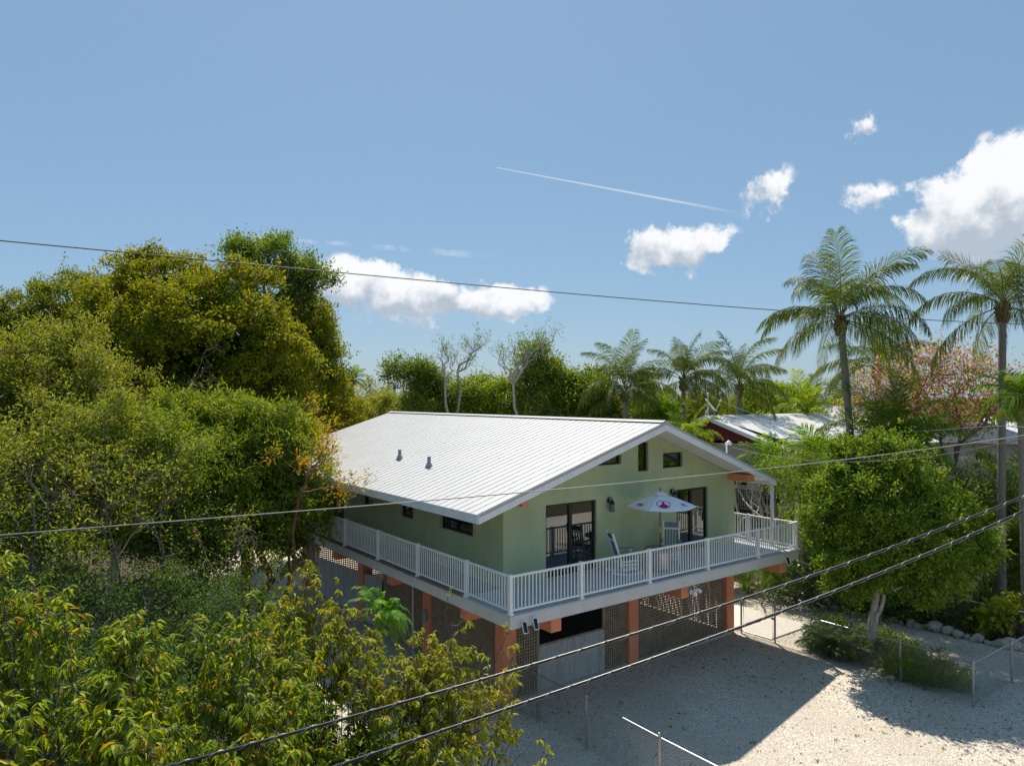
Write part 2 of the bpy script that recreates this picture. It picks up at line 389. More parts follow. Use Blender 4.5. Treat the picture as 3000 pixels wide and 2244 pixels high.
def opening(name, axis, c, s0, s1, z0, z1, mull=(), rec=.07, fw=.055, parent=house, outward=-1):
    """window or door: frame set back in the wall, one pane per light, sill"""
    def bx(mb, a, b, d0, d1, q0, q1):
        return mb.box(a, b, c+d0, c+d1, q0, q1) if axis == 'v' else mb.box(c+d0, c+d1, a, b, q0, q1)
    f = MB(); s0 += .002; s1 -= .002; z0 += .002; z1 -= .002
    bx(f, s0, s0+fw, rec, rec+.07, z0, z1); bx(f, s1-fw, s1, rec, rec+.07, z0, z1)
    bx(f, s0+fw, s1-fw, rec, rec+.07, z1-fw, z1); bx(f, s0+fw, s1-fw, rec, rec+.07, z0, z0+fw)
    for q in mull: bx(f, q-fw*.8, q+fw*.8, rec-.012, rec+.066, z0+fw, z1-fw)
    fo = f.build(name, M['frame'], parent)
    ed = [s0+fw] + list(mull) + [s1-fw]
    for a, b in zip(ed[:-1], ed[1:]):
        bx(MB(), a+.002, b-.002, rec+.03, rec+.038, z0+fw, z1-fw).build('pane', M['glass'], fo)
    return fo
for d in doors:
    o = opening('sliding_door', 'v', V0, *d, mull=[(d[0]+d[1])/2], fw=.075)
    MB().box(d[1]-.13, d[1]-.10, V0+.03, V0+.068, HD+.9, HD+1.15).build('handle', M['black'], o)
    for a, b in ((d[0]+.08, d[0]+.08+(d[1]-d[0])*.22), (d[1]-.55, d[1]-.1)):
        s = np.linspace(a, b, 60); y = V0+.32+.035*np.sin((s-a)*55)
        V = [(q, yy, HD+.03) for q, yy in zip(s, y)] + [(q, yy, 5.2) for q, yy in zip(s, y)]
        MB().add(V, [(i, i+1, 61+i, 60+i) for i in range(59)]).build('curtain', M['curtain'], o)
for h in wins_f: opening('window', 'v', V0, *h, rec=.09, fw=.045)
opening('window', 'u', U0, *wins_l[0], mull=[4.45], rec=.1)
for h in wins_l[1:]: opening('window', 'u', U0, *h, rec=.1)
opening('side_door', 'u', U0, *door_l, rec=.08, fw=.08)

# roof: slab, panels, ribs, screws, fascia, ridge
rf = MB()
for a, b in ((EU0+.03, RU), (RU, EU1-.03)):
    poly = [(a, RV0+.03, roofz(a)-.03), (b, RV0+.03, roofz(b)-.03), (b, RV0+.03, roofz(b)-.12), (a, RV0+.03, roofz(a)-.12)]
    rf.prism(poly, (0, RV1-RV0-.06, 0))
roof = rf.build('roof', M['white'], house)
PW = .3093; NP = int(round((RV1-RV0)/PW))
def panel_mesh(ua, ub):
    za, zb = roofz(ua), roofz(ub); mb = MB()
    prof = [(0, 0), (.008, .010), (.020, .010), (.028, 0), (PW*.5-.012, 0.001), (PW*.5, .003), (PW*.5+.012, .001), (PW-.002, 0)]
    V = []; n = len(prof)
    for u, z in ((ua, za), (ub, zb)): V += [(u, y, z+h) for y, h in prof]
    for u, z in ((ua, za), (ub, zb)): V += [(u, y, z+h-.02) for y, h in prof]
    Q = [(i, n+i, n+i+1, i+1) for i in range(n-1)] + [(i, i+1, 2*n+i+1, 2*n+i) for i in range(n-1)]
    if ub < ua: Q = [q[::-1] for q in Q]
    return mb.add(V, Q).mesh('roof_panel')
for ua in (EU0-.025, EU1+.025):
    copies('roof_panel', panel_mesh(ua, RU), [(0, RV0+.005+i*PW, 0) for i in range(NP)], roof, M['roof'])
sc = MB(); rng = random.Random(3)
for i in range(NP):
    for k in range(10):
        u = EU0 + .12 + (k + (.5 if i % 2 else 0))*.655
        if u > RU-.15: continue
        y = RV0+.005+i*PW+.025; z = roofz(u)+.012
        sc.box(u-.009, u+.009, y-.008, y+.008, z-.003, z+.006)
        if i % 3 == 0 and k % 2 == 0: sc.box(u+.2, u+.216, y+.13, y+.146, z-.03, z-.02)
o = sc.build('roof_screws', M['screw'], roof); o['kind'] = 'stuff'
MB().add([(RU-.16, RV0-.01, roofz(RU-.16)+.045), (RU, RV0-.01, RZ+.05), (RU+.16, RV0-.01, roofz(RU+.16)+.045), (RU-.16, RV1, roofz(RU-.16)+.045), (RU, RV1, RZ+.05), (RU+.16, RV1, roofz(RU+.16)+.045)],
         [(0, 1, 4, 3), (1, 2, 5, 4)]).build('ridge_cap', M['roof'], roof)
for ua, ub in ((EU0, RU), (EU1, RU)):
    for y in (RV0-.03, RV1-.03):
        sgn = 0
        poly = [(ua, y, roofz(ua)-.012), (ub, y, roofz(ub)-.012), (ub, y, roofz(ub)-.255), (ua, y, roofz(ua)-.235)]
        MB().prism(poly, (0, .035, 0)).build('rake_board', M['white'], roof)
        poly = [(ua, y-.012, roofz(ua)+.004), (ub, y-.012, roofz(ub)+.004), (ub, y-.012, roofz(ub)-.07), (ua, y-.012, roofz(ua)-.07)]
        MB().prism(poly, (0, .011, 0)).build('drip_edge', M['roof'], roof)
MB().box(EU0-.03, EU0-.001, RV0+.006, RV1, EZ-.235, EZ-.012).build('eave_board', M['white'], roof)
MB().box(EU1+.001, EU1+.03, RV0+.006, RV1, EZ-.235, EZ-.012).build('eave_board', M['white'], roof)
# vent stacks on the near slope
for (x, y) in ((1171, 1345), (1257, 1368)):
    lo, hi = 5, 60; v = P(x, y, 1) - CAM
    for _ in range(50):
        t = (lo+hi)/2; q = CAM + v*t
        if q[2] > roofz(q[0]): lo = t
        else: hi = t
    q = CAM + v*lo; q[2] = roofz(q[0])
    MB().lathe((q[0], q[1], q[2]-.06), [(.0, .0), (.15, .0), (.10, .14), (.06, .2), (.06, .40), (.05, .40), (.05, .3), (0, .3)], 14).build('roof_vent_pipe', M['plastic'], roof, smooth=True)
# beam ends under the roof overhang
for a, b in ((1.44, 1.64), (11.0, 11.38)):
    MB().box(a, b, 1.15 if a > 5 else 1.4, V0+.02, 5.385, 5.62).build('roof_beam', M['coral'], house, bevel=.012)
MB().box(11.88, 11.97, .80, .89, HD, 5.33).build('porch_post', M['white'], house, bevel=.006)

# deck
deck = MB().box(.03, 12.04, .03, 1.98, HD-.14, HD-.03).box(.03, U0, 1.98, 17.2, HD-.14, HD-.03).box(U1, 12.04, 1.98, 8.0, HD-.14, HD-.03).build('deck', M['band'], house)
bme = MB().box(0, .135, -.045, 1.985, -.028, 0).mesh('deck_board')
copies('deck_board', bme, [(-.03+i*.1401, 0, HD+random.uniform(-.0015, .0015)) for i in range(87)], deck, M['deck'])
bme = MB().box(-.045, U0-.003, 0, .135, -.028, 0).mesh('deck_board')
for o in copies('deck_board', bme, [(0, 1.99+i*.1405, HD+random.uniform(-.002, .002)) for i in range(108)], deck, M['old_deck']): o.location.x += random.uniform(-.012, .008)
bme = MB().box(U1+.003, 12.10, 0, .135, -.028, 0).mesh('deck_board')
copies('deck_board', bme, [(0, 1.99+i*.1405, HD) for i in range(42)], deck, M['deck'])
for n, b in (('x', (-.02, 12.08, -.045, -.005)), ('y', (-.022, .018, -.004, 17.2)), ('z', (12.045, 12.083, -.004, 8.0))):
    MB().box(*b, 2.83, HD-.031).build('fascia_board', M['band'], deck, bevel=.004)
for u in (1.36, 6.26, 11.24): MB().box(u, u+.34, .12, 2.0, 2.44, 2.835).build('deck_beam', M['coral'], house, bevel=.015)
for v in (2.14, 6.44, 10.76, 15.0): MB().box(.22, U0+.05, v, v+.36, 2.44, 2.835).build('deck_beam', M['coral'], house, bevel=.015)

def railing(a, b, posts, gap=.1115):
    """one straight run of white railing; posts are distances along it"""
    a = np.array(a, float); b = np.array(b, float); L = np.linalg.norm(b-a); d = (b-a)/L; n = np.array([-d[1], d[0], 0])
    mb = MB(); z = HD
    mb.bar(a+[0, 0, z+.895], b+[0, 0, z+.895], .058, .05); mb.bar(a+[0, 0, z+.10], b+[0, 0, z+.10], .04, .045)
    ro = mb.build('railing', M['rail'], house, bevel=.006)
    pm = MB(); pm.obox((0, 0, .455), d*.042, n*.042, (0, 0, .455)); pm.obox((0, 0, .925), d*.052, n*.052, (0, 0, .014)); pm.obox((0, 0, .018), d*.062, n*.062, (0, 0, .018))
    pm = pm.mesh('railing_post'); copies('railing_post', pm, [tuple(a+d*s+[0, 0, z]) for s in posts], ro, M['rail'])
    bm = MB(); bm.obox((0, 0, .497), d*.0115, n*.0115, (0, 0, .373)); bm = bm.mesh('baluster')
    pl = []; e = sorted(set([0.0] + list(posts) + [L]))
    for p, q in zip(e[:-1], e[1:]):
        k = max(1, int(round((q-p)/gap)))
        pl += [tuple(a+d*(p+(q-p)*i/k)+[0, 0, z]) for i in range(1, k)]
        for f in (.33, .67): mb2 = a+d*(p+(q-p)*f); pl and None
    copies('baluster', bm, pl, ro, M['rail'])
    return ro
railing((0.03, 0.02, 0), (12.04, 0.02, 0), [0, 2.24, 4.77, 7.29, 9.82, 12.01])
railing((0.03, 0.02, 0), (0.03, 17.15, 0), [1.9, 4.45, 7.01, 9.59, 12.15, 14.7, 17.1])
railing((12.04, 0.02, 0), (12.04, 7.9, 0), [1.86, 4.4, 6.9])

# columns and screens of the open ground floor
for (u, v) in ((1.28, 2.0), (6.07, 2.0), (10.94, 2.0), (1.28, 6.0), (1.28, 10.9), (1.28, 16.75), (10.94, 6.5), (10.94, 11.5), (10.94, 16.75), (6.07, 16.75)):
    MB().box(u, u+.42, v, v+.42, -.1, 2.86).build('column', M['coral'], house, bevel=.02)
def lattice(axis, c, s0, s1, z0=.06, z1=2.82, pitch=.088, w=.042):
    mb = MB(); n = int((s1-s0)/pitch)
    for i in range(n+1):
        s = s0 + (s1-s0-w)*i/max(n, 1)
        mb.box(s, s+w, c, c+.012, z0, z1) if axis == 'v' else mb.box(c, c+.012, s, s+w, z0, z1)
    k = int((z1-z0)/pitch)
    for i in range(k+1):
        z = z0 + (z1-z0-w)*i/k
        mb.box(s0, s1, c+.0125, c+.0245, z, z+w) if axis == 'v' else mb.box(c+.0125, c+.0245, s0, s1, z, z+w)
    o = mb.build('lattice_panel', M['lattice'], house); o['kind'] = 'stuff'
for a, b in ((1.70, 2.54), (5.13, 6.07), (6.49, 8.72), (8.74, 10.94)): lattice('v', 2.12, a, b)
for a, b in ((2.42, 4.2), (4.22, 6.0), (6.42, 7.9), (7.92, 9.36), (15.45, 16.75)): lattice('u', 1.38, a, b)
for a, b in ((2.42, 6.5), (6.92, 11.5), (11.92, 16.75)): lattice('u', 11.2, a, b)  # runs beyond the first column added to keep light out of the ground floor
for a, b in ((1.7, 6.07), (6.49, 10.94)): lattice('v', 16.95, a, b)  # right-hand rear run added to darken the space inside
MB().box(1.72, 11.15, 2.32, 17.1, -.06, .03).build('darkening_slab', M['dim_floor'], house)  # dark slab added so the lattice holes look shaded
def corrugated(axis, c, s0, s1, z0, z1, top2=None):
    n = int((s1-s0)/.0115); s = np.linspace(s0, s1, n); d = c + .014*np.sin(s/.085*2*math.pi)
    zt = np.linspace(z1, top2 if top2 else z1, n)
    V = [((a, b, z0) if axis == 'v' else (b, a, z0)) for a, b in zip(s, d)] + [((a, b, t) if axis == 'v' else (b, a, t)) for a, b, t in zip(s, d, zt)]
    MB().add(V, [(i, i+1, n+i+1, n+i) for i in range(n-1)]).build('corrugated_panel', M['corr'], house)
corrugated('v', 2.10, 2.57, 5.09, .06, 1.29); corrugated('u', 1.36, 9.42, 15.4, .05, 1.85, 1.55)
MB().box(2.54, 5.13, 2.12, 2.18, 1.24, 1.33).box(2.54, 2.60, 2.12, 2.18, .02, 1.24).box(5.07, 5.13, 2.12, 2.18, .02, 2.82).box(2.54, 2.6, 2.12, 2.18, 1.33, 2.82).build('shutter_frame', M['lattice'], house)
MB().box(1.72, 11.1, 1.94, 2.30, -.06, .05).build('kerb', M['concrete'], house)
MB().box(1.16, 1.28, 6.05, 6.19, 1.25, 1.6).build('meter_box', M['plastic'], house, bevel=.01)
MB().tube([(1.2, 6.9, 2.45), (1.2, 6.9, 0)], .022, 8).build('drain_pipe', M['white'], house)
MB().bar((12.15, .05, 2.76), (12.62, -.12, 2.58), .1, .06).build('gutter_outlet', M['plastic'], house)

# ------------------------------------------------------------------ fittings on the house
def lantern(u, z, label):
    t = thing('wall_lantern', (u, V0, z), label, 'wall lamp', 'caged lanterns on the front wall')
    MB().box(u-.055, u+.055, V0-.025, V0-.002, z+.12, z+.26).build('back_plate', M['iron'], t, bevel=.01)
    a = np.linspace(0, math.pi, 9); MB().tube([(u, V0-.02-.07*(1-math.cos(q)), z+.22+.075*math.sin(q)) for q in a], .012, 8).build('arm', M['iron'], t)
    c = (u, V0-.16, z-.12); MB().lathe(c, [(.0, .36), (.03, .35), (.085, .25), (.085, .22), (0, .22)], 14).build('hood', M['iron'], t, smooth=True)
    MB().lathe(c, [(.0, .0), (.05, .0), (.062, .08), (.055, .215), (0, .215)], 14).build('lamp_glass', M['lampglass'], t, smooth=True)
    cg = MB()
    for k in range(6):
        q = k*math.pi/3; cg.tube([(c[0]+.075*math.cos(q), c[1]+.075*math.sin(q), c[2]+zz) for zz in (.22, .1, -.01)], .006, 5)
    for zz in (.17, .11, .05, -.01): cg.tube([(c[0]+.077*math.cos(q), c[1]+.077*math.sin(q), c[2]+zz) for q in np.linspace(0, 2*math.pi, 15)], .006, 5)
    cg.build('cage', M['iron'], t)
lantern(5.18, 4.98, 'black caged lantern on the green wall beside the left sliding door')
lantern(8.02, 5.02, 'black caged lantern on the green wall behind the white umbrella')
def solar_light(p, label, tilt):
    t = thing('solar_light', p, label, 'solar light', 'solar lights on the deck edge')
    p = np.array(p, float); n = np.array([-.25+tilt, -.8, .5]); n /= np.linalg.norm(n); x = np.cross((0, 0, 1), n); x /= np.linalg.norm(x); y = np.cross(n, x)
    MB().obox(p, x*.06, y*.14, n*.012).build('panel_frame', M['white'], t)
    MB().obox(p+n*.0145, x*.045, y*.12, n*.002).build('solar_panel', M['solar'], t)
    MB().tube([p-n*.012, p-n*.05+[0, .05, -.01], (p[0], -.04, p[2]-.02)], .012, 6).build('bracket', M['plastic'], t)
solar_light((.30, -.2, 2.87), 'left one of the two small solar panels below the near deck corner', .0)
solar_light((.62, -.2, 2.90), 'right one of the two small solar panels below the near deck corner', .0)
solar_light((11.2, -.2, 2.92), 'small solar panel below the deck edge at its far right end', -.1)
t = thing('floodlight', (6.62, .1, 2.6), 'white twin-head floodlight on the middle coral beam end', 'floodlight')
MB().lathe((6.62, .06, 2.56), [(0, .11), (.06, .11), (.06, 0), (0, 0)], 12).build('base', M['rail'], t, smooth=True)
for s, dz in ((-1, .0), (1, .05)):
    a = np.array([6.62, .02, 2.62]); b = a + [.09*s+.04, -.12, .03+dz*.5]; MB().tube([a, b], .014, 6).build('arm', M['rail'], t)
    d = np.array([.35*s, -.75, -.45]); d /= np.linalg.norm(d)
    MB().tube([b-d*.05, b-d*.02, b+d*.05, b+d*.10], [.03, .045, .055, .062], 12).build('lamp_head', M['rail'], t, smooth=True)
MB().tube([(6.62, .0, 2.57), (6.62, -.06, 2.5)], [.03, .04], 10).build('motion_sensor', M['rail'], t, smooth=True)

# ------------------------------------------------------------------ furniture on the deck
def lp(name, mb, m, parent, smooth=False, bevel=0.0):
    o = bpy.data.objects.new(name, mb.mesh(name, smooth)); col.objects.link(o); o.data.materials.append(m); o.parent = parent
    if bevel:
        b = o.modifiers.new('bevel', 'BEVEL'); b.width = bevel; b.segments = 2
    return o
def rocking_chair(loc, rz, label):
    t = thing('rocking_chair', loc, label, 'rocking chair', 'rocking chairs on the front deck'); t.rotation_euler = (0, 0, rz)
    W_, K = M['rail'], M['slat_grey']; hw = .27
    x = np.linspace(-.50, .42, 11); zr = .035 + .32*(x+.02)**2
    for s in (-1, 1):
        mb = MB()
        for i in range(10): mb.bar((x[i], s*hw, zr[i]), (x[i+1]+.004, s*hw, zr[i+1]), .035, .06)
        lp('rocker', mb, W_, t)
        lp('front_leg', MB().bar((.26, s*hw, .06), (.25, s*hw, .66), .05, .055), W_, t, bevel=.005)
        lp('back_post', MB().bar((-.16, s*(hw-.03), .05), (-.24, s*(hw-.03), .46), .045, .06).bar((-.235, s*(hw-.03), .44), (-.50, s*(hw-.03), 1.22), .045, .06), W_, t, bevel=.005)
        lp('arm', MB().bar((-.30, s*(hw+.01), .68), (.33, s*(hw+.01), .69), .085, .028), K, t, bevel=.005)
        for z in (.20, .33): lp('side_stretcher', MB().bar((.25, s*hw, z), (-.19, s*(hw-.03), z-.02), .03, .045), W_, t)
        lp('side_rail', MB().bar((.26, s*hw, .44), (-.22, s*(hw-.03), .40), .03, .06), W_, t)
    for z in (.20, .33, .43): lp('front_stretcher', MB().bar((.25, -hw, z), (.25, hw, z), .03, .05), W_, t)
    lp('rear_stretcher', MB().bar((-.2, -hw, .26), (-.2, hw, .26), .03, .05), W_, t)
    for k in range(7): lp('seat_slat', MB().bar((.27-k*.075, -hw, .475-.012*k*.6), (.27-k*.075, hw, .475-.012*k*.6), .062, .018), K, t)
    bp = lambda z: -.235 - (z-.44)*.34
    for z in (.50, 1.00): lp('back_rail', MB().bar((bp(z), -hw+.03, z), (bp(z), hw-.03, z), .03, .05), W_, t)
    for k in range(5):
        y = -.17 + k*.085; lp('back_slat', MB().bar((bp(.52), y, .52), (bp(.98), y, .98), .05, .016, (1, 0, 0)), K, t)
    lp('head_rest', MB().bar((bp(1.04), 0, 1.04), (bp(1.18), 0, 1.185), .44, .02, (1, 0, 0)), K, t, bevel=.006)
    return t
rocking_chair((5.02, 1.12, HD+.002), R(-24), 'white rocking chair with grey slats facing the table from its left')
rocking_chair((7.05, 1.18, HD+.002), R(218), 'white rocking chair with grey slats behind the round table and umbrella pole')
TC = np.array([6.12, .78, HD])
t = thing('fire_table', TC, 'round table with mottled stone top on a stainless steel drum', 'table')
MB().lathe(TC, [(0, .60), (.43, .60), (.445, .615), (.445, .655), (.43, .668), (.05, .668), (.05, .6)], 40).build('table_top', M['stone'], t, smooth=False)
MB().lathe(TC, [(0, .07), (.285, .07), (.285, .59), (0, .59)], 40).build('drum', M['steel'], t, smooth=False)
for k in range(4):
    q = k*math.pi/2 - .55; c = TC + [.23*math.cos(q), .23*math.sin(q), .034]; d = np.array([-math.sin(q), math.cos(q), 0])*.022
    MB().tube([c-d, c+d], .034, 14).build('caster', M['black'], t)
t = thing('patio_umbrella', TC, 'white patio umbrella with magenta emblem over the round table', 'umbrella')
MB().tube([TC+[0, 0, .64], TC+[0, 0, 2.34]], .022, 12).build('pole', M['teak'], t, smooth=True)
MB().tube([TC+[0, 0, 1.13], TC+[0, 0, 1.27]], .0235, 12).build('sticker', M['yellow'], t, smooth=True)
MB().lathe(TC, [(.02, 2.34), (.035, 2.36), (.02, 2.385), (.032, 2.41), (.0, 2.46)], 12).build('finial', M['teak'], t, smooth=True)
RIM, APZ, RZM = 1.07, 2.27, 1.905
ra = math.atan2(RT[1], RT[0]) - R(3)
vert = [TC + np.array([RIM*math.cos(ra+k*math.pi/3), RIM*math.sin(ra+k*math.pi/3), RZM]) for k in range(6)]
apex = TC + [0, 0, APZ]
can = MB(); NS = 8
def canopy_pt(k, a, b):
    """a: 0 at the top, 1 at the rim; b across the panel"""
    rib0, rib1 = apex+(vert[k]-apex)*a, apex+(vert[(k+1) % 6]-apex)*a
    p = rib0+(rib1-rib0)*b; p = p.copy(); p[2] += .035*math.sin(a*math.pi) - .028*math.sin(b*math.pi)*a; return p
for k in range(6):
    V = [canopy_pt(k, .04+.96*i/NS, j/NS) for i in range(NS+1) for j in range(NS+1)]
    can.add(V, [(i*(NS+1)+j, (i+1)*(NS+1)+j, (i+1)*(NS+1)+j+1, i*(NS+1)+j+1) for i in range(NS) for j in range(NS)])
co = can.build('canopy', M['canvas'], t, smooth=True)
s_ = co.modifiers.new('thickness', 'SOLIDIFY'); s_.thickness = .004
vt = MB()
for k in range(6):
    a0, a1 = ra+k*math.pi/3, ra+(k+1)*math.pi/3
    vt.add([TC+[0, 0, APZ+.075], TC+[.2*math.cos(a0), .2*math.sin(a0), APZ-.0], TC+[.2*math.cos(a1), .2*math.sin(a1), APZ-.0], TC+[.2*math.cos(a0), .2*math.sin(a0), APZ-.04], TC+[.2*math.cos(a1), .2*math.sin(a1), APZ-.04]], [(1, 3, 4, 2)], [(0, 1, 2)])
vt.build('vent_cap', M['canvas'], t)
for k in range(6): MB().tube([TC+[0, 0, 1.75], apex+(vert[k]-apex)*.55-[0, 0, .03]], .008, 5).build('strut', M['teak'], t)
# magenta prints: laid 3 mm above the cloth of three panels
def print_on(k, shapes, name):
    mb = MB()
    a_, b_ = vert[k], vert[(k+1) % 6]; n = np.cross(a_-apex, b_-apex); n /= np.linalg.norm(n); n = n if n[2] > 0 else -n
    for poly in shapes:
        V = [canopy_pt(k, np.clip(q, .05, .99), np.clip(p, 0, 1)) + n*.008 for p, q in poly]; c = np.mean(V, axis=0)
        m_ = len(V); mb.add(V + [c], (), [(i, (i+1) % m_, m_) for i in range(m_)])
    return mb.build(name, M['magenta'], t)
# front panel faces the camera: between vertices 3 (left) ... find it by direction
front = max(range(6), key=lambda k: -np.dot((vert[k]+vert[(k+1) % 6])/2-TC, FW))
def mapb(x, a):
    """x: metres from the panel's middle, a along the rib -> (b, a); the panel is a*RIM wide"""
    return (.5 + x/(RIM*a), a)
flip = 1 if np.dot(vert[(front+1) % 6]-vert[front], RT) > 0 else -1
ring = []
for i in range(40):
    q0, q1 = i/40*2*math.pi, (i+1)/40*2*math.pi
    f = lambda q, r: mapb(flip*.205*r*math.cos(q), .665+.185*r*math.sin(q))
    ring.append([f(q0, 1), f(q1, 1), f(q1, .89), f(q0, .89)])
sil = [(-.13, .80), (-.125, .74), (-.09, .69), (-.04, .665), (-.035, .64), (-.045, .60), (-.035, .56), (0, .54), (.035, .56), (.045, .60), (.035, .64), (.04, .665), (.09, .69), (.125, .74), (.13, .80), (.07, .835), (-.07, .835)]
print_on(front, ring + [[mapb(flip*x, a) for x, a in sil]], 'emblem')
for dk in (-1, 1):
    k = (front+dk) % 6; rr = random.Random(k); sh = []
    for i in range(9):
        b0 = .34+i*.036; h = .05+rr.random()*.035; sh.append([(b0, .80), (b0+.022, .80), (b0+.022, .80-h), (b0, .80-h)])
    sh.append([(.36, .845), (.66, .845), (.66, .828), (.36, .828)]); sh.append([(.47, .74), (.50, .74), (.485, .62)])
    print_on(k, sh, 'lettering')
# ================================================================== chain-link fences and gates
def mesh_wire(mb, a, b, h, cell=.066, r=.0033, z0=.04):
    """diamond netting between a and b: two families of slanting wires"""
    a = np.array(a, float); b = np.array(b, float); L = np.linalg.norm(b-a); d = (b-a)/L; n = np.array([-d[1], d[0], 0])
    st = cell*1.2
    for fam in (-1, 1):
        k0 = -int(h/st)-1; k1 = int((L+h)/st)+1
        for k in range(k0, k1):
            s0 = k*st if fam > 0 else k*st + h; s1 = s0 + fam*h
            p0, p1 = (s0, 0.0), (s1, h)
            lo, hi = min(s0, s1), max(s0, s1)
            if hi <= 0 or lo >= L: continue
            t0 = max(0, min(1, (0-s0)/(s1-s0))); t1 = max(0, min(1, (L-s0)/(s1-s0)))
            ta, tb = sorted((t0, t1))
            if fam > 0: ta, tb = max(0, (0-s0)/(s1-s0)), min(1, (L-s0)/(s1-s0))
            else: ta, tb = max(0, (L-s0)/(s1-s0)), min(1, (0-s0)/(s1-s0))
            if tb - ta < .02: continue
            q0 = a + d*(s0+(s1-s0)*ta) + n*fam*.002 + [0, 0, z0+h*ta]; q1 = a + d*(s0+(s1-s0)*tb) + n*fam*.002 + [0, 0, z0+h*tb]
            mb.tube([q0, q1], r, 3, cap=False)
    return mb
def fence_post(x, y, h, r, parent, name='fence_post'):
    return MB().tube([(x, y, -.15), (x, y, h)], r, 10).lathe((x, y, h), [(r*1.15, -.02), (r*1.15, .01), (r*.6, .035), (0, .04)], 10).build(name, M['galv'], parent, smooth=False)
def fence(pts, posts, h, label, group='chain-link fences round the yard', r=.03):
    t = thing('chain_link_fence', (pts[0][0], pts[0][1], 0), label, 'fence', group)
    for i, (a, b) in enumerate(zip(pts[:-1], pts[1:])):
        MB().tube([(a[0], a[1], h-.03), (b[0], b[1], h-.03)], .021, 8).build('top_rail', M['galv'], t)
        o = mesh_wire(MB(), (a[0], a[1], 0), (b[0], b[1], 0), h-.09).build('wire_netting', M['galv'], t); o['kind'] = 'stuff'
    for x, y in posts: fence_post(x, y, h+.03, r, t)
    return t
def gate(a, b, h, label):
    t = thing('chain_link_gate', (a[0], a[1], 0), label, 'gate', 'chain-link gates beside the house')
    a3, b3 = np.array([a[0], a[1], 0.]), np.array([b[0], b[1], 0.]); d = (b3-a3)/np.linalg.norm(b3-a3); i, j = a3+d*.09, b3-d*.07
    MB().tube([i+[0, 0, .07], i+[0, 0, h], j+[0, 0, h], j+[0, 0, .07], i+[0, 0, .07]], .02, 8).build('gate_frame', M['galv'], t)
    o = mesh_wire(MB(), i, j, h-.09, z0=.08).build('wire_netting', M['galv'], t); o['kind'] = 'stuff'
    fence_post(a[0], a[1], h+.12, .033, t, 'gate_post'); fence_post(b[0], b[1], h+.12, .033, t, 'gate_post')
    for z in (.25, h-.2): MB().tube([a3+[0, 0, z], i+[0, 0, z]], .014, 6).build('hinge', M['galv'], t)
    MB().box(j[0]-.03, j[0]+.03, j[1]-.05, j[1]+.05, h*.62, h*.62+.06).build('latch', M['galv'], t)
gate((11.48, 1.80), (11.54, .52), 1.22, 'chain-link gate opening onto the pale concrete slab')
gate((1.36, 1.72), (1.5, .78), 1.2, 'narrow chain-link gate beside the coral corner column')
fence([(11.54, .52), (11.52, -3.57), (11.38, -5.5)], [(11.52, -3.57), (11.38, -5.5)], 1.18, 'chain-link fence running past the tree trunk and the flower bed')
fence([(11.38, -5.5), (14.05, -5.52), (17.2, -5.6)], [(14.05, -5.52)], 1.18, 'chain-link fence panel at the right edge beyond the corner post')
fence([(1.5, .78), (1.5, -1.0), (1.44, -3.3), (1.44, -8)], [(1.5, -1.0), (1.44, -3.3), (1.44, -5.6)], 1.22, 'chain-link fence with sunlit top rail in front of the house')
fence([(18.0, 8.5), (17.95, 3.8), (17.9, .9), (17.9, -2.3), (17.9, -6)], [(18.0, 6.6), (17.95, 3.9), (17.9, .8), (17.9, -2.3)], 1.15, 'chain-link fence behind the row of limestone rocks')

# ================================================================== rocks along the bed
def rock_mesh(rng):
    import bmesh
    bm = bmesh.new(); bmesh.ops.create_icosphere(bm, subdivisions=2, radius=1)
    ph = [(Vector((rng.gauss(0, 1), rng.gauss(0, 1), rng.gauss(0, 1))).normalized(), rng.uniform(.55, .95)) for _ in range(11)]
    for v in bm.verts:
        c = v.co.copy()
        for n, k in ph:
            d = c.dot(n)
            if d > k: c -= n*(d-k)*.85
        v.co = c*(1+rng.uniform(-.045, .045))
    me = bpy.data.meshes.new('rock'); bm.to_mesh(me); bm.free(); me.materials.append(M['rock']); return me
rr = random.Random(11); rmes = [rock_mesh(rr) for _ in range(7)]
rock_px = []
line = [(2215, 1712), (2300, 1738), (2385, 1764), (2480, 1795), (2560, 1812), (2660, 1832), (2760, 1852), (2860, 1880), (2985, 1902)]
acc = 0
xs = []; x = 2205.0
while x < 2990:
    xs.append(x); x += rr.uniform(17, 30)
for x in xs:
    y = np.interp(x, [q[0] for q in line], [q[1] for q in line]); rock_px.append((x, y))
places = ['below the round green shrub', 'behind the leaning pale trunks', 'left of the forked tree trunk', 'right of the forked tree trunk', 'in front of the fan fronds', 'at the right end of the row']
cnt = {}
for i, (x, y) in enumerate(rock_px):
    g = G(x, y); o = bpy.data.objects.new('rock', rmes[rr.randrange(7)]); col.objects.link(o)
    s = rr.choice([.11, .13, .15, .17, .2, .25]); sz = (s*rr.uniform(.9, 1.4), s*rr.uniform(.8, 1.2), s*rr.uniform(.65, .95))
    o.scale = sz; o.location = (g[0]+rr.uniform(-.08, .08), g[1]+rr.uniform(-.04, .04), sz[2]*.62); o.rotation_euler = (rr.uniform(-.2, .2), rr.uniform(-.2, .2), rr.uniform(0, 6.28))
    k = min(5, int((x-2205)/132)); cnt[k] = cnt.get(k, 0) + 1
    size = 'small' if s < .14 else ('large' if s > .18 else 'middle-sized')
    order = ['first', 'second', 'third', 'fourth', 'fifth', 'sixth', 'seventh', 'eighth', 'ninth', 'tenth'][cnt[k]-1]
    tag(o, f'{size} limestone border rock {places[k]}, {order} from the left there', 'rock', 'limestone rocks edging the gravel')
bed_rocks = ['left of the tree trunk', 'below the orange flowers', 'near the fence post']
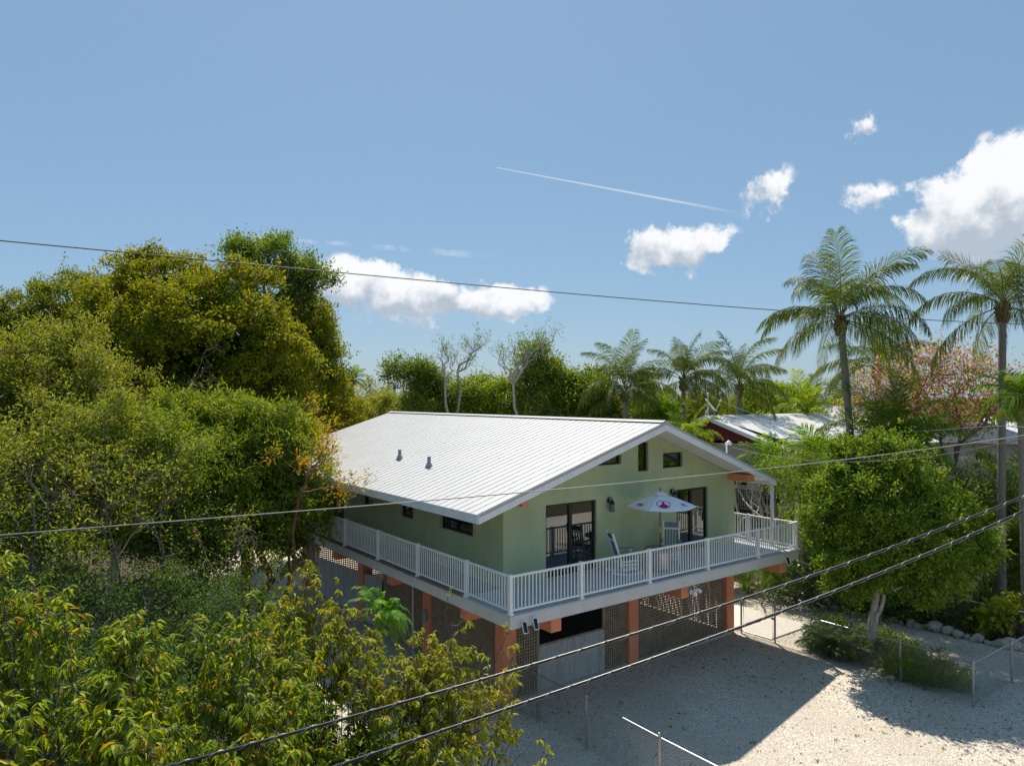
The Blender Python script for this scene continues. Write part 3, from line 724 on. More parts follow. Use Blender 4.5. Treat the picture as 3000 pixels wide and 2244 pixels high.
for i, (x, y, s) in enumerate([(2555, 1966, .12), (2580, 1975, .16), (2612, 1990, .12)]):
    g = G(x, y); o = bpy.data.objects.new('rock', rmes[i]); col.objects.link(o); o.scale = (s, s*.9, s*.7); o.location = (g[0], g[1], s*.4); o.rotation_euler = (0, 0, i)
    tag(o, f'half-sunk limestone rock at the flower bed edge {bed_rocks[i]}', 'rock', 'limestone rocks at the flower bed')

# ================================================================== the neighbour's house
nb = thing('neighbour_house', (22.3, 6.2, 0), 'neighbouring house with barn-red gable, beige walls and white roof', 'house')
NRV, NRZ, NEZ, NV0, NV1, NU0, NU1 = 11.54, 7.27, 5.50, 6.1, 17.0, 22.0, 38.5
nz_ = lambda v: NRZ - abs(v-NRV)*(NRZ-NEZ)/(NRV-NV0)
rf2 = MB()
for a, b in ((NV0, NRV), (NRV, NV1)):
    rf2.prism([(NU0, a, nz_(a)), (NU0, b, nz_(b)), (NU0, b, nz_(b)-.07), (NU0, a, nz_(a)-.07)], (NU1-NU0, 0, 0))
ro2 = rf2.build('roof', M['roof_bright'], nb)
def npanel(va):
    mb = MB(); prof = [(0, 0), (.012, .014), (.03, .014), (.042, 0), (.603, 0)]; V = []
    for v, z in ((va, nz_(va)), (NRV, NRZ)): V += [(x, v, z+h+.006) for x, h in prof]
    n = len(prof); return mb.add(V, [(i, i+1, n+i+1, n+i) for i in range(n-1)]).mesh('roof_panel')
copies('roof_panel', npanel(NV0-.03), [(NU0+.6*i, 0, 0) for i in range(27)], ro2, M['roof_bright'])
for a in (NV0, NV1):
    MB().prism([(NU0-.03, a, nz_(a)+.01), (NU0-.03, NRV, NRZ+.01), (NU0-.03, NRV, NRZ-.2), (NU0-.03, a, nz_(a)-.2)], (.028, 0, 0)).build('rake_board', M['white'], ro2)
    MB().prism([(NU0+.0, a, nz_(a)-.08), (NU0+.0, NRV, NRZ-.09), (NU0+.0, NRV, NRZ-.25), (NU0+.0, a, nz_(a)-.25)], (.03, 0, 0)).build('trim_board', M['dark_wood'], ro2)
# red vertical siding: single boards
sb = MB().box(0, .02, 0, .145, 0, 1).mesh('siding_board'); sb.materials.append(M['red_board'])
sid = MB().prism([(22.62, 6.6, 5.93), (22.62, 16.5, 5.93), (22.62, 16.5, nz_(16.5)-.1), (22.62, NRV, NRZ-.1), (22.62, 6.6, nz_(6.6)-.1)], (.1, 0, 0)).build('gable_siding', M['red_board'], nb)
for i in range(64):
    v = 6.65 + i*.152; zt = min(nz_(v), nz_(v+.145)) - .1
    if zt < 6.0: continue
    o = bpy.data.objects.new('siding_board', sb); col.objects.link(o); o.parent = sid; o.location = Vector((22.598, v, 5.9)) - origin_of(sid); o.scale = (1, 1, zt-5.9)
MB().box(22.65, 38, 6.6, 16.5, 2.6, 5.93).build('upper_wall', M['beige'], nb)
MB().box(23.2, 38, 7.2, 16.2, 0, 2.6).build('lower_wall', M['beige'], nb)
for (v0, v1, z0, z1) in ((7.4, 8.3, 2.75, 4.8), (9.3, 10.6, 3.6, 4.9), (12.5, 13.6, 3.6, 4.9)):
    f = MB().box(22.6, 22.66, v0, v1, z0, z1).build('window', M['frame'], nb); MB().box(22.585, 22.597, v0+.07, v1-.07, z0+.07, z1-.07).build('pane', M['glass'], f)
bal = MB().box(20.9, 22.65, 5.2, 16.2, 2.35, 2.6).build('balcony', M['beige'], nb)
MB().box(20.86, 20.9, 5.16, 16.2, 2.38, 2.63).build('balcony_edge', M['dark_wood'], bal)
def drail(a, b, parent, h=1.0):
    a, b = np.array(a, float), np.array(b, float); L = np.linalg.norm((b-a)[:2]); n = int(L/.13)
    MB().bar(a+[0, 0, h], b+[0, 0, h], .07, .06).bar(a+[0, 0, .1], b+[0, 0, .1], .05, .05).build('handrail', M['dark_wood'], parent)
    bm = MB().box(-.018, .018, -.018, .018, .1, h).mesh('baluster')
    copies('baluster', bm, [tuple(a+(b-a)*(i+.5)/n) for i in range(n)], parent, M['dark_wood'])
    pm = MB().box(-.05, .05, -.05, .05, -.05, h+.08).mesh('newel_post'); copies('newel_post', pm, [tuple(a), tuple(b), tuple((a+b)/2)], parent, M['dark_wood'])
drail((20.95, 5.25, 2.6), (20.95, 16.1, 2.6), bal); drail((20.95, 5.25, 2.6), (22.6, 5.25, 2.6), bal)
st = MB()
for i in range(14): st.box(20.0, 20.85, 9.0+i*.27, 9.3+i*.27, 2.4-i*.175, 2.45-i*.175)
st = st.build('stair', M['dark_wood'], nb); drail((20.0, 9.0, 2.5), (20.0, 12.7, .1), st)
for v in (5.4, 8.5, 11.5): MB().box(20.95, 21.2, v, v+.25, 0, 2.36).build('balcony_column', M['beige'], nb)
# satellite dish at the gable end of that roof
b0 = P(2066, 1212, 1) - CAM; tt = (22.35-CAM[0])/b0[0]; b0 = CAM + b0*tt; b0[2] = nz_(b0[1])
t = thing('satellite_dish', b0, 'white satellite dish on a bent mast at the neighbouring roof ridge', 'satellite dish')
MB().tube([b0, b0+[.0, -.05, .28], b0+[.14, -.16, .52]], .035, 8).build('mast', M['white'], t, smooth=True)
MB().tube([b0+[.25, -.3, 0], b0+[.3, -.4, .22], b0+[.2, -.2, .5]], .012, 6).build('cable', M['white'], t)
dc = b0 + [.18, -.20, .62]; dn = -RT*-.35 + UP*.75 + FW*.25; dn = RT*.72 + UP*.62 - FW*.28; dn /= np.linalg.norm(dn); dx = np.cross(dn, UP); dx /= np.linalg.norm(dx); dy = np.cross(dx, dn)
V = []; F = []
for i in range(6):
    for k in range(24):
        q = k/24*2*math.pi; r = .08*i+.02
        V.append(dc + dx*r*.95*math.cos(q) + dy*r*1.1*math.sin(q) + dn*(r*r*.35))
F = [(i*24+k, i*24+(k+1) % 24, (i+1)*24+(k+1) % 24, (i+1)*24+k) for i in range(5) for k in range(24)]
o = MB().add(V, F).build('reflector', M['white'], t, smooth=True); sm = o.modifiers.new('thickness', 'SOLIDIFY'); sm.thickness = .02
arm = dc - dy*.42 + dn*.08; tip = dc - dy*.12 + dn*.62
MB().tube([arm, tip], .018, 6).build('feed_arm', M['white'], t)
MB().obox(tip, dn*.07, dx*.07, dy*.05).build('feed_horn', M['white'], t, bevel=.015)
mast = P(2074, 1214, 1) - CAM; mast = CAM + mast*((22.2-CAM[0])/mast[0])
t = thing('roof_mast', mast, 'thin white service mast with insulator left of the satellite dish', 'mast')
mtop = mast + [0, 0, 1.15]
MB().tube([mast-[0, 0, .5], mtop], .03, 8).build('pipe', M['white'], t); MB().lathe(mtop, [(.0, -.12), (.06, -.1), (.07, 0), (.04, .06), (0, .07)], 12).build('weather_cap', M['white'], t, smooth=True)
# weatherhead of the green house, standing at its right wall
wh = np.array([11.62, 4.1, 0.0]); v = P(2129, 1305, 1) - CAM; k_ = (11.62-CAM[0])/v[0]; wt = CAM + v*k_
t = thing('service_mast', (wt[0], wt[1], 2.9), 'white service mast with weatherhead rising at the right eave of the green house', 'mast')
MB().tube([(wt[0], wt[1], 2.9), wt], .03, 8).build('pipe', M['white'], t)
MB().tube([wt-[0, 0, .05], wt+[0, 0, .06], wt+[.06, -.04, .12], wt+[.14, -.09, .06]], [.05, .07, .07, .06], 10).build('weatherhead', M['white'], t, smooth=True)

# ================================================================== far houses
def far_house(c, w, d, h, rh, rz, wallm, roofm, label, gable=None):
    t = thing('distant_house', c, label, 'house', 'distant houses'); t.rotation_euler = (0, 0, rz)
    lp('wall', MB().box(-w/2, w/2, -d/2, d/2, 0, h), wallm, t)
    lp('roof', MB().prism([(-w/2-.5, -d/2-.5, h), (-w/2-.5, d/2+.5, h), (-w/2-.5, 0, h+rh)], (w+1, 0, 0)), roofm, t)
    if gable: lp('gable', MB().prism([(-w/2-.53, -d/2+.1, h+.05), (-w/2-.53, d/2-.1, h+.05), (-w/2-.53, 0, h+rh-.25)], (.02, 0, 0)), gable, t)
    for k in range(3): lp('window', MB().box(-w/2-.03, -w/2, -d/2+.8+k*d/3, -d/2+1.8+k*d/3, h-2, h-.8), M['frame'], t)
far_house(tuple(GD(2465, 95)), 14, 11, 5.0, 2.2, R(-20), M['white'], M['roof'], 'distant white-roofed house with pale blue gable between palm trunks', M['teal'])
far_house(tuple(GD(2890, 62)), 13, 9, 4.6, 1.9, R(15), M['beige'], M['roof_bright'], 'distant white-roofed house behind the pink flowering tree')
far_house(tuple(GD(2330, 110)), 16, 10, 4.2, 1.8, R(30), M['white'], M['roof'], 'far low house with grey-white roof left of the tall palm trunk')
t = thing('utility_pole', GD(1155, 75), 'short wooden pole top standing above the far trees', 'pole')
p0 = GD(1155, 75); MB().tube([p0, p0+[0, 0, 9.6]], [.2, .16], 8).build('pole', M['bark'], t); MB().bar(p0+[-.5, .4, 9.3], p0+[.5, -.4, 9.3], .1, .12).build('crossarm', M['bark'], t)

# ================================================================== overhead wires
def smooth_line(pts, n=60):
    pts = np.asarray(pts, float); s = np.concatenate([[0], np.cumsum(np.linalg.norm(np.diff(pts, axis=0), axis=1))]); s /= s[-1]
    c = [np.polyfit(s, pts[:, k], min(3, len(pts)-1)) for k in range(3)]; q = np.linspace(0, 1, n)
    return np.stack([np.polyval(k, q) for k in c], 1)
def ext(pts, a=.25, b=.25):
    return np.vstack([pts[0]+(pts[0]-pts[1])*a*4, pts, pts[-1]+(pts[-1]-pts[-2])*b*4])
def wire(name, pts, r, m, label, group=None, n=80, lash=0):
    t = thing(name, pts[0], label, 'cable', group); L = ext(smooth_line(pts, n), .4, .4)
    MB().tube(L, r, 8).build('conductor', m, t, smooth=True)
    if lash:
        f = np.linspace(0, len(L)-1, 2600); i = np.minimum(f.astype(int), len(L)-2); C = L[i] + (L[i+1]-L[i])*(f-i)[:, None]
        D = np.gradient(C, axis=0); D /= np.linalg.norm(D, axis=1, keepdims=True); X = np.cross(D, UP); X /= np.linalg.norm(X, axis=1, keepdims=True); Y = np.cross(X, D)
        s = np.concatenate([[0], np.cumsum(np.linalg.norm(np.diff(C, axis=0), axis=1))]); a = s*2*math.pi/lash
        MB().tube(C + (X*np.cos(a)[:, None] + Y*np.sin(a)[:, None])*(r+.0012), .003, 5).build('lashing_wire', M['lash'], t, smooth=True)
    return t
def dz(x, a, b): return a + (b-a)*x/3000
up_px = [(488, 2246), (700, 2188), (1127, 2071), (1500, 1967), (1864, 1854), (2172, 1751), (2500, 1646), (3000, 1453)]
lo_px = [(979, 2244), (1329, 2129), (1500, 2075), (1710, 1998), (1966, 1903), (2198, 1826), (2500, 1712), (3000, 1496)]
wire('cable_bundle', [P(x, y, dz(x, 7.2, 10.5)) for x, y in up_px], .019, M['cable'], 'upper one of the two thick black lashed cables crossing the yard', 'thick overhead cables', lash=.34)
wire('cable_bundle', [P(x, y, dz(x, 6.8, 9.9)) for x, y in lo_px], .020, M['cable'], 'lower one of the two thick black lashed cables crossing the yard', 'thick overhead cables', lash=.27)
top_px = [(0, 706), (600, 760), (1200, 820), (2220, 902), (2470, 925), (3000, 950)]
wire('power_line', [P(x, y, dz(x, 13, 21)) for x, y in top_px], .012, M['wire_dark'], 'high thin wire crossing the sky above the roof', None)
mid_px = [(0, 1566), (400, 1538), (800, 1503), (1200, 1470), (1500, 1445), (1700, 1426), (2350, 1362), (3000, 1275)]
wire('power_line', [P(x, y, dz(x, 11, 13.5)) for x, y in mid_px], .0095, M['wire'], 'thin pale wire crossing in front of the roof and gable', None)
s3 = [(2086, 1186), (2200, 1215), (2325, 1245), (2480, 1260), (2587, 1265), (2780, 1265), (3000, 1249)]
d0 = float(np.dot(mtop-CAM, FW)); wire('service_drop', [mtop] + [P(x, y, d0+(16-d0)*(x-2086)/914) for x, y in s3[1:]], .012, M['wire_dark'], 'sagging twisted service cable leaving the mast beside the satellite dish', None)
s4 = [(2140, 1306), (2222, 1331), (2350, 1346), (2560, 1350), (2780, 1331), (3000, 1283)]
d0 = float(np.dot(wt-CAM, FW)); wire('service_drop', [wt] + [P(x, y, d0+(15-d0)*(x-2140)/860) for x, y in s4[1:]], .011, M['wire_dark'], 'sagging service cable leaving the weatherhead behind the right eave', None)

# ================================================================== vegetation: leaves
def unit(a): return a/np.maximum(np.linalg.norm(a, axis=-1, keepdims=True), 1e-9)
def leaf_arrays(Pp, D, N, L, W, fold=.28):
    """flat pointed leaves folded along the midrib: 4 corners, 2 faces each"""
    D = unit(D); S = unit(np.cross(D, N)); N2 = np.cross(S, D); n = len(Pp)
    L = np.broadcast_to(L, (n,))[:, None]; W = np.broadcast_to(W, (n,))[:, None]
    V = np.stack([Pp, Pp+D*L*.45+S*W*.5+N2*W*fold, Pp+D*L, Pp+D*L*.45-S*W*.5+N2*W*fold], 1).reshape(-1, 3)
    b = np.arange(n)[:, None]*4
    return V, np.concatenate([b+[0, 1, 2], b+[0, 2, 3]], 0)
def long_leaf_arrays(Pp, D, N, L, W, sag, fold=.22):
    """longer leaves that bend down: 8 corners, 6 faces each"""
    D = unit(D); S = unit(np.cross(D, N)); N2 = np.cross(S, D); n = len(Pp)
    L = np.broadcast_to(L, (n,))[:, None]; W = np.broadcast_to(W, (n,))[:, None]; sag = np.broadcast_to(sag, (n,))[:, None]
    dn = np.array([0, 0, -1.0])
    c = lambda t: Pp + D*L*t + dn*sag*L*t*t
    c1, c2, tip = c(.3), c(.68), c(1.0)
    V = np.stack([Pp, c1+S*W*.5+N2*W*fold, c1, c1-S*W*.5+N2*W*fold, c2+S*W*.42+N2*W*fold, c2, c2-S*W*.42+N2*W*fold, tip], 1).reshape(-1, 3)
    b = np.arange(n)[:, None]*8
    T = np.concatenate([b+[0, 1, 2], b+[0, 2, 3], b+[4, 7, 5], b+[5, 7, 6]], 0); Q = np.concatenate([b+[1, 4, 5, 2], b+[2, 5, 6, 3]], 0)
    return V, T, Q
def sines(rg, k=6, f=2.2):
    A = rg.normal(size=(k, 3))*f; ph = rg.uniform(0, 6.28, k)
    return lambda p: np.sin(p @ A.T + ph).mean(1)*1.6
def crown_points(lobes, n, rg, depth=.16, bump=.22, clump=7, rc=None):
    """sprigs bunched in clumps near the surface of overlapping uneven lobes, and their outward directions"""
    ar = np.array([np.prod(r)**(2/3) for c, r in lobes]); ar = ar/ar.sum(); out_p = []; out_d = []
    C = np.array([c for c, r in lobes]); Rr = np.array([np.broadcast_to(r, 3) for c, r in lobes])
    for i in range(len(lobes)):
        m = int(n*ar[i]*1.3/clump)+3; d = unit(rg.normal(size=(m, 3))); f = sines(rg, 7, 2.6)
        rad = (1 - np.abs(rg.normal(size=m))*depth*1.3)*(1 + bump*f(d)); rad = np.clip(rad, .25, 1.3)
        p = C[i] + d*Rr[i]*rad[:, None]
        q = (p[:, None]-C[None])/Rr[None]; ins = (np.linalg.norm(q, axis=2) < .72); ins[:, i] = False
        keep = ~ins.any(1) | (rg.random(m) < .10); p = p[keep]; od = unit(d[keep]/Rr[i]); m = len(p)
        r_ = (np.prod(Rr[i])**(1/3)*.17+.14 if rc is None else rc)*rg.uniform(.6, 1.35, (m, 1, 1))
        e = unit(rg.normal(size=(m, clump, 3))*.75 + od[:, None]*.55 + np.array([0, 0, .55]))
        p2 = p[:, None] + e*r_*np.array([1, 1, .75])*rg.uniform(.75, 1.05, (m, clump, 1)); out_p.append(p2.reshape(-1, 3)); out_d.append(unit(e*.75+od[:, None]*.5).reshape(-1, 3))
    return np.vstack(out_p), np.vstack(out_d)
def sprig_leaves(SP, SD, per, rg, spread, L, W, up=.35, droop=.25, tint=(.5, .16), lj=.3):
    n = len(SP); ax = unit(SD*.9 + rg.normal(size=(n, 3))*.55 + np.array([0, 0, up]))
    t = rg.random((n, per)); off = rg.normal(size=(n, per, 3))*spread*.36
    Pp = SP[:, None] + ax[:, None]*(t*spread*1.5-.2*spread)[..., None] + off
    D = unit(ax[:, None]*.55 + rg.normal(size=(n, per, 3))*.8 + np.array([0, 0, -droop]))
    N = unit(np.array([0, 0, 1.0]) + rg.normal(size=(n, per, 3))*.42 + SD[:, None]*.4)
    ti = np.clip(rg.normal(tint[0], tint[1]*.7, (n, 1)) + rg.normal(0, tint[1]*.8, (n, per)), 0, 1)
    k = n*per
    return Pp.reshape(k, 3), D.reshape(k, 3), N.reshape(k, 3), L*(1+rg.uniform(-lj, lj, k)), W*(1+rg.uniform(-lj, lj, k)), ti.reshape(k)
def leaf_mesh(name, A, long=0.0):
    Pp, D, N, L, W, ti = A
    if long:
        V, T, Q = long_leaf_arrays(Pp, D, N, L, W, long); return raw_mesh(name, V, T, Q, False, np.repeat(ti, 8))
    V, T = leaf_arrays(Pp, D, N, L, W); return raw_mesh(name, V, T, None, False, np.repeat(ti, 4))
def cat_leaves(*As): return tuple(np.concatenate(q) for q in zip(*As))

# ------------------------------------------------------------------ branches
def wander(a, b, rg, k=6, amp=.08, sag=0.0):
    a, b = np.asarray(a, float), np.asarray(b, float); t = np.linspace(0, 1, k)[:, None]; L = np.linalg.norm(b-a)
    n = rg.normal(size=(k, 3))*amp*L; n[0] = 0; n[-1] = 0
    p = a+(b-a)*t + n*np.sin(t*math.pi); p[:, 2] += -sag*L*(t[:, 0]**2) + sag*L*t[:, 0]*1.0
    return p
def add_branch(mb, a, b, r0, r1, rg, k=6, amp=.07, n=5, sag=0.0):
    p = wander(a, b, rg, k, amp, sag); mb.tube(p, np.linspace(r0, r1, k), n, cap=False); return p
def tree(name, label, cat, base, fork, r, lobes, nsp, per, L, W, lm, seed, bark='bark', spread=.3, group=None, up=.35, droop=.25, tint=(.5, .16), depth=.16, bump=.22, twigs=.12, clump=14, rc=None, inner=0):
    """a thing with a trunk-and-limbs mesh and a crown of single leaves"""
    rg = np.random.default_rng(seed); base = np.array(base, float)
    t = thing(name, base, label, cat, group); mb = MB()
    fork = np.array(fork, float)
    add_branch(mb, base-[0, 0, .2], fork, r, r*.72, rg, 7, .015, 10)
    SP, SD = crown_points(lobes, nsp, rg, depth, bump, clump, rc)
    for c, rad in lobes:
        c = np.array(c, float); mid = fork+(c-fork)*.98
        p = add_branch(mb, fork, mid, r*.55, r*.22, rg, 6, .07, 7)
        rad = np.broadcast_to(rad, 3)
        for k in range(7):
            e = c + unit(rg.normal(size=3))*rad*.8; add_branch(mb, p[rg.integers(3, 6)], e, r*.2, r*.06, rg, 5, .08, 5)
    C = np.array([c for c, _ in lobes])
    for i in rg.choice(len(SP), int(len(SP)*twigs), replace=False):
        c = C[np.argmin(np.linalg.norm(C-SP[i], axis=1))]; add_branch(mb, c+(SP[i]-c)*.45, SP[i], r*.07, r*.02+.003, rg, 4, .08, 3)
    mb.build('trunk', M[bark], t, smooth=True)
    st_ = rg.random(len(SP)) < .07; SP = SP + SD*(st_*rg.uniform(.12, .5, len(SP)))[:, None] + np.array([0, 0, .12])*st_[:, None]   # stray shoots
    A = sprig_leaves(SP, SD, per, rg, spread, L, W, up, droop, tint)
    if inner:                                            # big dark-tinted leaves added inside the crown to block light and darken gaps
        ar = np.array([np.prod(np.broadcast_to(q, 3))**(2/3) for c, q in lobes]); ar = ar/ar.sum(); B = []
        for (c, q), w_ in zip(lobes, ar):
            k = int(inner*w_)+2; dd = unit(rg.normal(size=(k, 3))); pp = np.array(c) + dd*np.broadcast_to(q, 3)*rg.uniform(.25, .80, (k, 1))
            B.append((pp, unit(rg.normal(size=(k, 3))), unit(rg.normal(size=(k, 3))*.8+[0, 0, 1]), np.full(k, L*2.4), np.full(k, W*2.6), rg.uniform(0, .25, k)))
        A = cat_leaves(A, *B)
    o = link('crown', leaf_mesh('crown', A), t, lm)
    return t

G_ = lambda *s: [(i/(len(s)-1), c) for i, c in enumerate(s)]
LM = {}
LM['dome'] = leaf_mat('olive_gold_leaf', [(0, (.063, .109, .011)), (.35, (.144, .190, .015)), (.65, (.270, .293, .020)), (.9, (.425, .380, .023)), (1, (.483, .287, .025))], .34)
LM['green'] = leaf_mat('fresh_green_leaf', [(0, (.063, .137, .018)), (.4, (.133, .234, .028)), (.75, (.258, .347, .038)), (1, (.423, .451, .046))], .33)
LM['mid'] = leaf_mat('mid_green_leaf', [(0, (.068, .131, .027)), (.5, (.135, .224, .039)), (.85, (.240, .317, .053)), (1, (.375, .340, .060))], .33)
LM['willow'] = leaf_mat('narrow_olive_leaf', [(0, (.079, .133, .018)), (.5, (.198, .267, .029)), (.85, (.356, .407, .039)), (1, (.503, .476, .053))], .33, .5, .15)
LM['grey'] = leaf_mat('dusty_grey_green_leaf', [(0, (.114, .153, .025)), (.5, (.240, .279, .045)), (1, (.405, .399, .063))], .33)
LM['yellow'] = leaf_mat('yellowing_leaf', [(0, (.18, .19, .02)), (.4, (.36, .30, .02)), (.75, (.50, .30, .018)), (1, (.46, .16, .018))], .45)
LM['fern'] = leaf_mat('bright_feathery_leaf', [(0, (.07, .20, .015)), (.6, (.12, .29, .022)), (1, (.2, .34, .035))], .45)
LM['dark'] = leaf_mat('dark_glossy_leaf', [(0, (.030, .075, .018)), (.6, (.068, .135, .030)), (1, (.150, .203, .045))], .34, .5, .15)
LM['palm'] = leaf_mat('coconut_leaflet', [(0, (.044, .088, .022)), (.45, (.094, .144, .027)), (.8, (.188, .213, .035)), (1, (.375, .300, .050))], .36, .5, .22)
LM['palmlight'] = leaf_mat('bright_palm_leaflet', [(0, (.057, .138, .016)), (.5, (.115, .230, .023)), (.85, (.230, .310, .032)), (1, (.437, .380, .046))], .46, .5, .15)
LM['bougain'] = leaf_mat('flowering_tree_leaf', [(0, (.11, .12, .025)), (.40, (.30, .28, .04)), (.56, (.48, .38, .05)), (.78, (.50, .36, .06)), (.82, (.72, .22, .50)), (1, (.78, .28, .60))], .45, tt=(1.3, 1.2, 1.1))
SH_STOPS = [(0, (.06, .115, .012)), (.35, (.15, .225, .018)), (.68, (.28, .345, .024)), (.96, (.44, .45, .025)), (.992, (.52, .38, .02)), (1, (.46, .2, .02))]
LM['shrub'] = leaf_mat('yellow_green_long_leaf', SH_STOPS, .36, .5, .2); LM['shrub_one'] = leaf_obj_mat('yellow_green_single_leaf', SH_STOPS, .34)
SB_STOPS = [(0, (.10, .14, .016)), (.45, (.25, .29, .026)), (.85, (.42, .42, .034)), (.985, (.48, .42, .03)), (1, (.5, .28, .03))]
LM['bush'] = leaf_mat('olive_bush_leaf', SB_STOPS, .36, .5, .2); LM['bush_one'] = leaf_obj_mat('olive_bush_single_leaf', SB_STOPS, .34)

def at_h(x, d, z): p = GD(x, d); p[2] = z; return p
def zpx(y, d): return CAM[2] + (1165-y)/FPX*d
def lobe(x, y, d, rx, rz, ry=None): return (P(x, y, d), np.array([rx, ry if ry else rx, rz]))

# ------------------------------------------------------------------ trees on the left
d = 34
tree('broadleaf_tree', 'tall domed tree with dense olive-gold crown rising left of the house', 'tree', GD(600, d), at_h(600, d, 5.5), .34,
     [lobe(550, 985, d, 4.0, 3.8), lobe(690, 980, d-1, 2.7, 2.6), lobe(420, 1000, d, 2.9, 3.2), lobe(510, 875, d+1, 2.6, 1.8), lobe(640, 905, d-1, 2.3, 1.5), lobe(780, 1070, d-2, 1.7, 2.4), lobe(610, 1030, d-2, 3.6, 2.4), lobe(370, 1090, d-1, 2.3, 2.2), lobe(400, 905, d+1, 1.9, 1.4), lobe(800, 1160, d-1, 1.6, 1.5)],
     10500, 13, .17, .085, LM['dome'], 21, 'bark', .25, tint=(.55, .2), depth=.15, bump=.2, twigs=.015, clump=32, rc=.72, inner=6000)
d = 38
tree('broadleaf_tree', 'yellow-green tree crown standing just behind and right of the tall dome', 'tree', GD(915, d), at_h(905, d, 5), .3,
     [lobe(865, 1030, d, 2.1, 2.9), lobe(885, 1150, d, 2.2, 2.0), lobe(870, 930, d+1, 1.3, 1.4), lobe(905, 1090, d-1, 1.5, 1.8)], 4600, 13, .15, .075, LM['dome'], 22, 'bark', .25, tint=(.5, .2), twigs=.02, clump=28, rc=.6, inner=2500)
d = 37
tree('branching_tree', 'airy branching tree top showing sky gaps above the domed crown', 'tree', GD(840, d), P(790, 1000, d), .22,
     [lobe(705, 740, d, .9, .5), lobe(790, 745, d, 1.2, .6), lobe(880, 790, d, 1.15, .55), lobe(835, 835, d, 1.2, .5), lobe(930, 825, d, .8, .45)], 520, 13, .19, .09, LM['mid'], 23, 'bark', .42, depth=.3, bump=.35, twigs=.5, tint=(.55, .2))
d = 39
tree('broadleaf_tree', 'olive-green tree at the far left behind the grey loose tree', 'tree', GD(120, d), at_h(130, d, 5), .3,
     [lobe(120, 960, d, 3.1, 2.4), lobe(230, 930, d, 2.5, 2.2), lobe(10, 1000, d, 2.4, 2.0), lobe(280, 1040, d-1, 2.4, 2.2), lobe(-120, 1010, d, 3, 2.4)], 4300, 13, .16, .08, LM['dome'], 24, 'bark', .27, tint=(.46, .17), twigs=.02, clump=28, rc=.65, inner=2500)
d = 25
tree('loose_tree', 'loose grey-green tree with gaps at the left edge below the far crown', 'tree', GD(110, d), at_h(120, d, 3.6), .2,
     [lobe(60, 1080, d, 2.0, 1.5), lobe(180, 1050, d, 1.6, 1.3), lobe(230, 1160, d-1, 1.7, 1.3), lobe(40, 1200, d-1, 1.9, 1.3), lobe(-100, 1130, d, 2, 1.6), lobe(140, 1260, d-2, 1.8, 1.2)], 2900, 12, .14, .055, LM['grey'], 25, 'bark', .26, tint=(.5, .2), depth=.26, bump=.35, twigs=.15, clump=18, rc=.42, inner=1400)
d = 24.4
tree('willow_leaf_tree', 'broad tree with narrow olive leaves in front of the house rear corner', 'tree', GD(715, d), P(720, 1560, d), .2,
     [lobe(700, 1310, d, 1.8, 1.2), lobe(830, 1400, d-.5, 1.3, 1.3), lobe(560, 1330, d, 1.6, 1.1), lobe(760, 1500, d-1, 1.5, 1.2), lobe(640, 1430, d-1.2, 1.6, 1.2), lobe(480, 1420, d-.5, 1.5, 1.0), lobe(850, 1560, d-.6, .85, 1.0), lobe(820, 1300, d, 1.1, .8), lobe(540, 1240, d, 1.3, .8), lobe(680, 1225, d+.4, 1.0, .6)],
     5600, 13, .21, .05, LM['willow'], 26, 'bark_red', .23, up=.15, droop=.45, tint=(.5, .18), depth=.22, bump=.3, twigs=.06, clump=20, rc=.42, inner=2600)
t2 = MB(); rg = np.random.default_rng(5)
wt_ = [o for o in bpy.data.objects if o.name == 'willow_leaf_tree'][0]
add_branch(t2, GD(760, 24.2)-[0, 0, .2], P(790, 1480, 24.2), .17, .09, rg, 7, .04, 9); t2.build('second_trunk', M['bark_red'], wt_, smooth=True)
# smaller trees and tall scrub filling the left middle distance
scrub = [('leggy_tree', 'leggy scrub tree with bare grey stems at the left edge', 150, 17.0, [lobe(60, 1380, 17, 1.3, 1.0), lobe(200, 1420, 17, 1.2, .9), lobe(30, 1520, 16.5, 1.2, 1.0), lobe(240, 1300, 18, 1.3, .9)], 'grey', .12, .042, 1500, 31),
         ('leggy_tree', 'scrub tree with pale slanting trunk between the left shrubs', 265, 18.5, [lobe(330, 1390, 19, 1.3, 1.0), lobe(440, 1330, 20, 1.4, 1.0), lobe(380, 1280, 20, 1.4, .9), lobe(320, 1500, 18, .8, .6)], 'willow', .13, .04, 2000, 32),
         ('leggy_tree', 'dim scrub tree in the shade left of the red-brown trunks', 560, 21.0, [lobe(520, 1540, 21, 1.2, .8), lobe(420, 1560, 20, 1.1, .8), lobe(600, 1610, 21, .8, .7)], 'mid', .12, .045, 1300, 33)]
for nm, lb, bx_, d, lob, lmn, L_, W_, ns, sd in scrub:
    tree(nm, lb, 'tree', GD(bx_-20, d), P(bx_+(85 if sd == 32 else 40), 1560 if sd == 32 else 1640, d), .14 if sd == 32 else .1, lob, ns, 13, L_*1.1, W_*1.1, LM[lmn], sd, 'bark_pale' if sd == 32 else 'bark', .26, 'scrub trees on the left', .2, .4, (.5, .18), .28, .35, .25, 16, .36, 500)

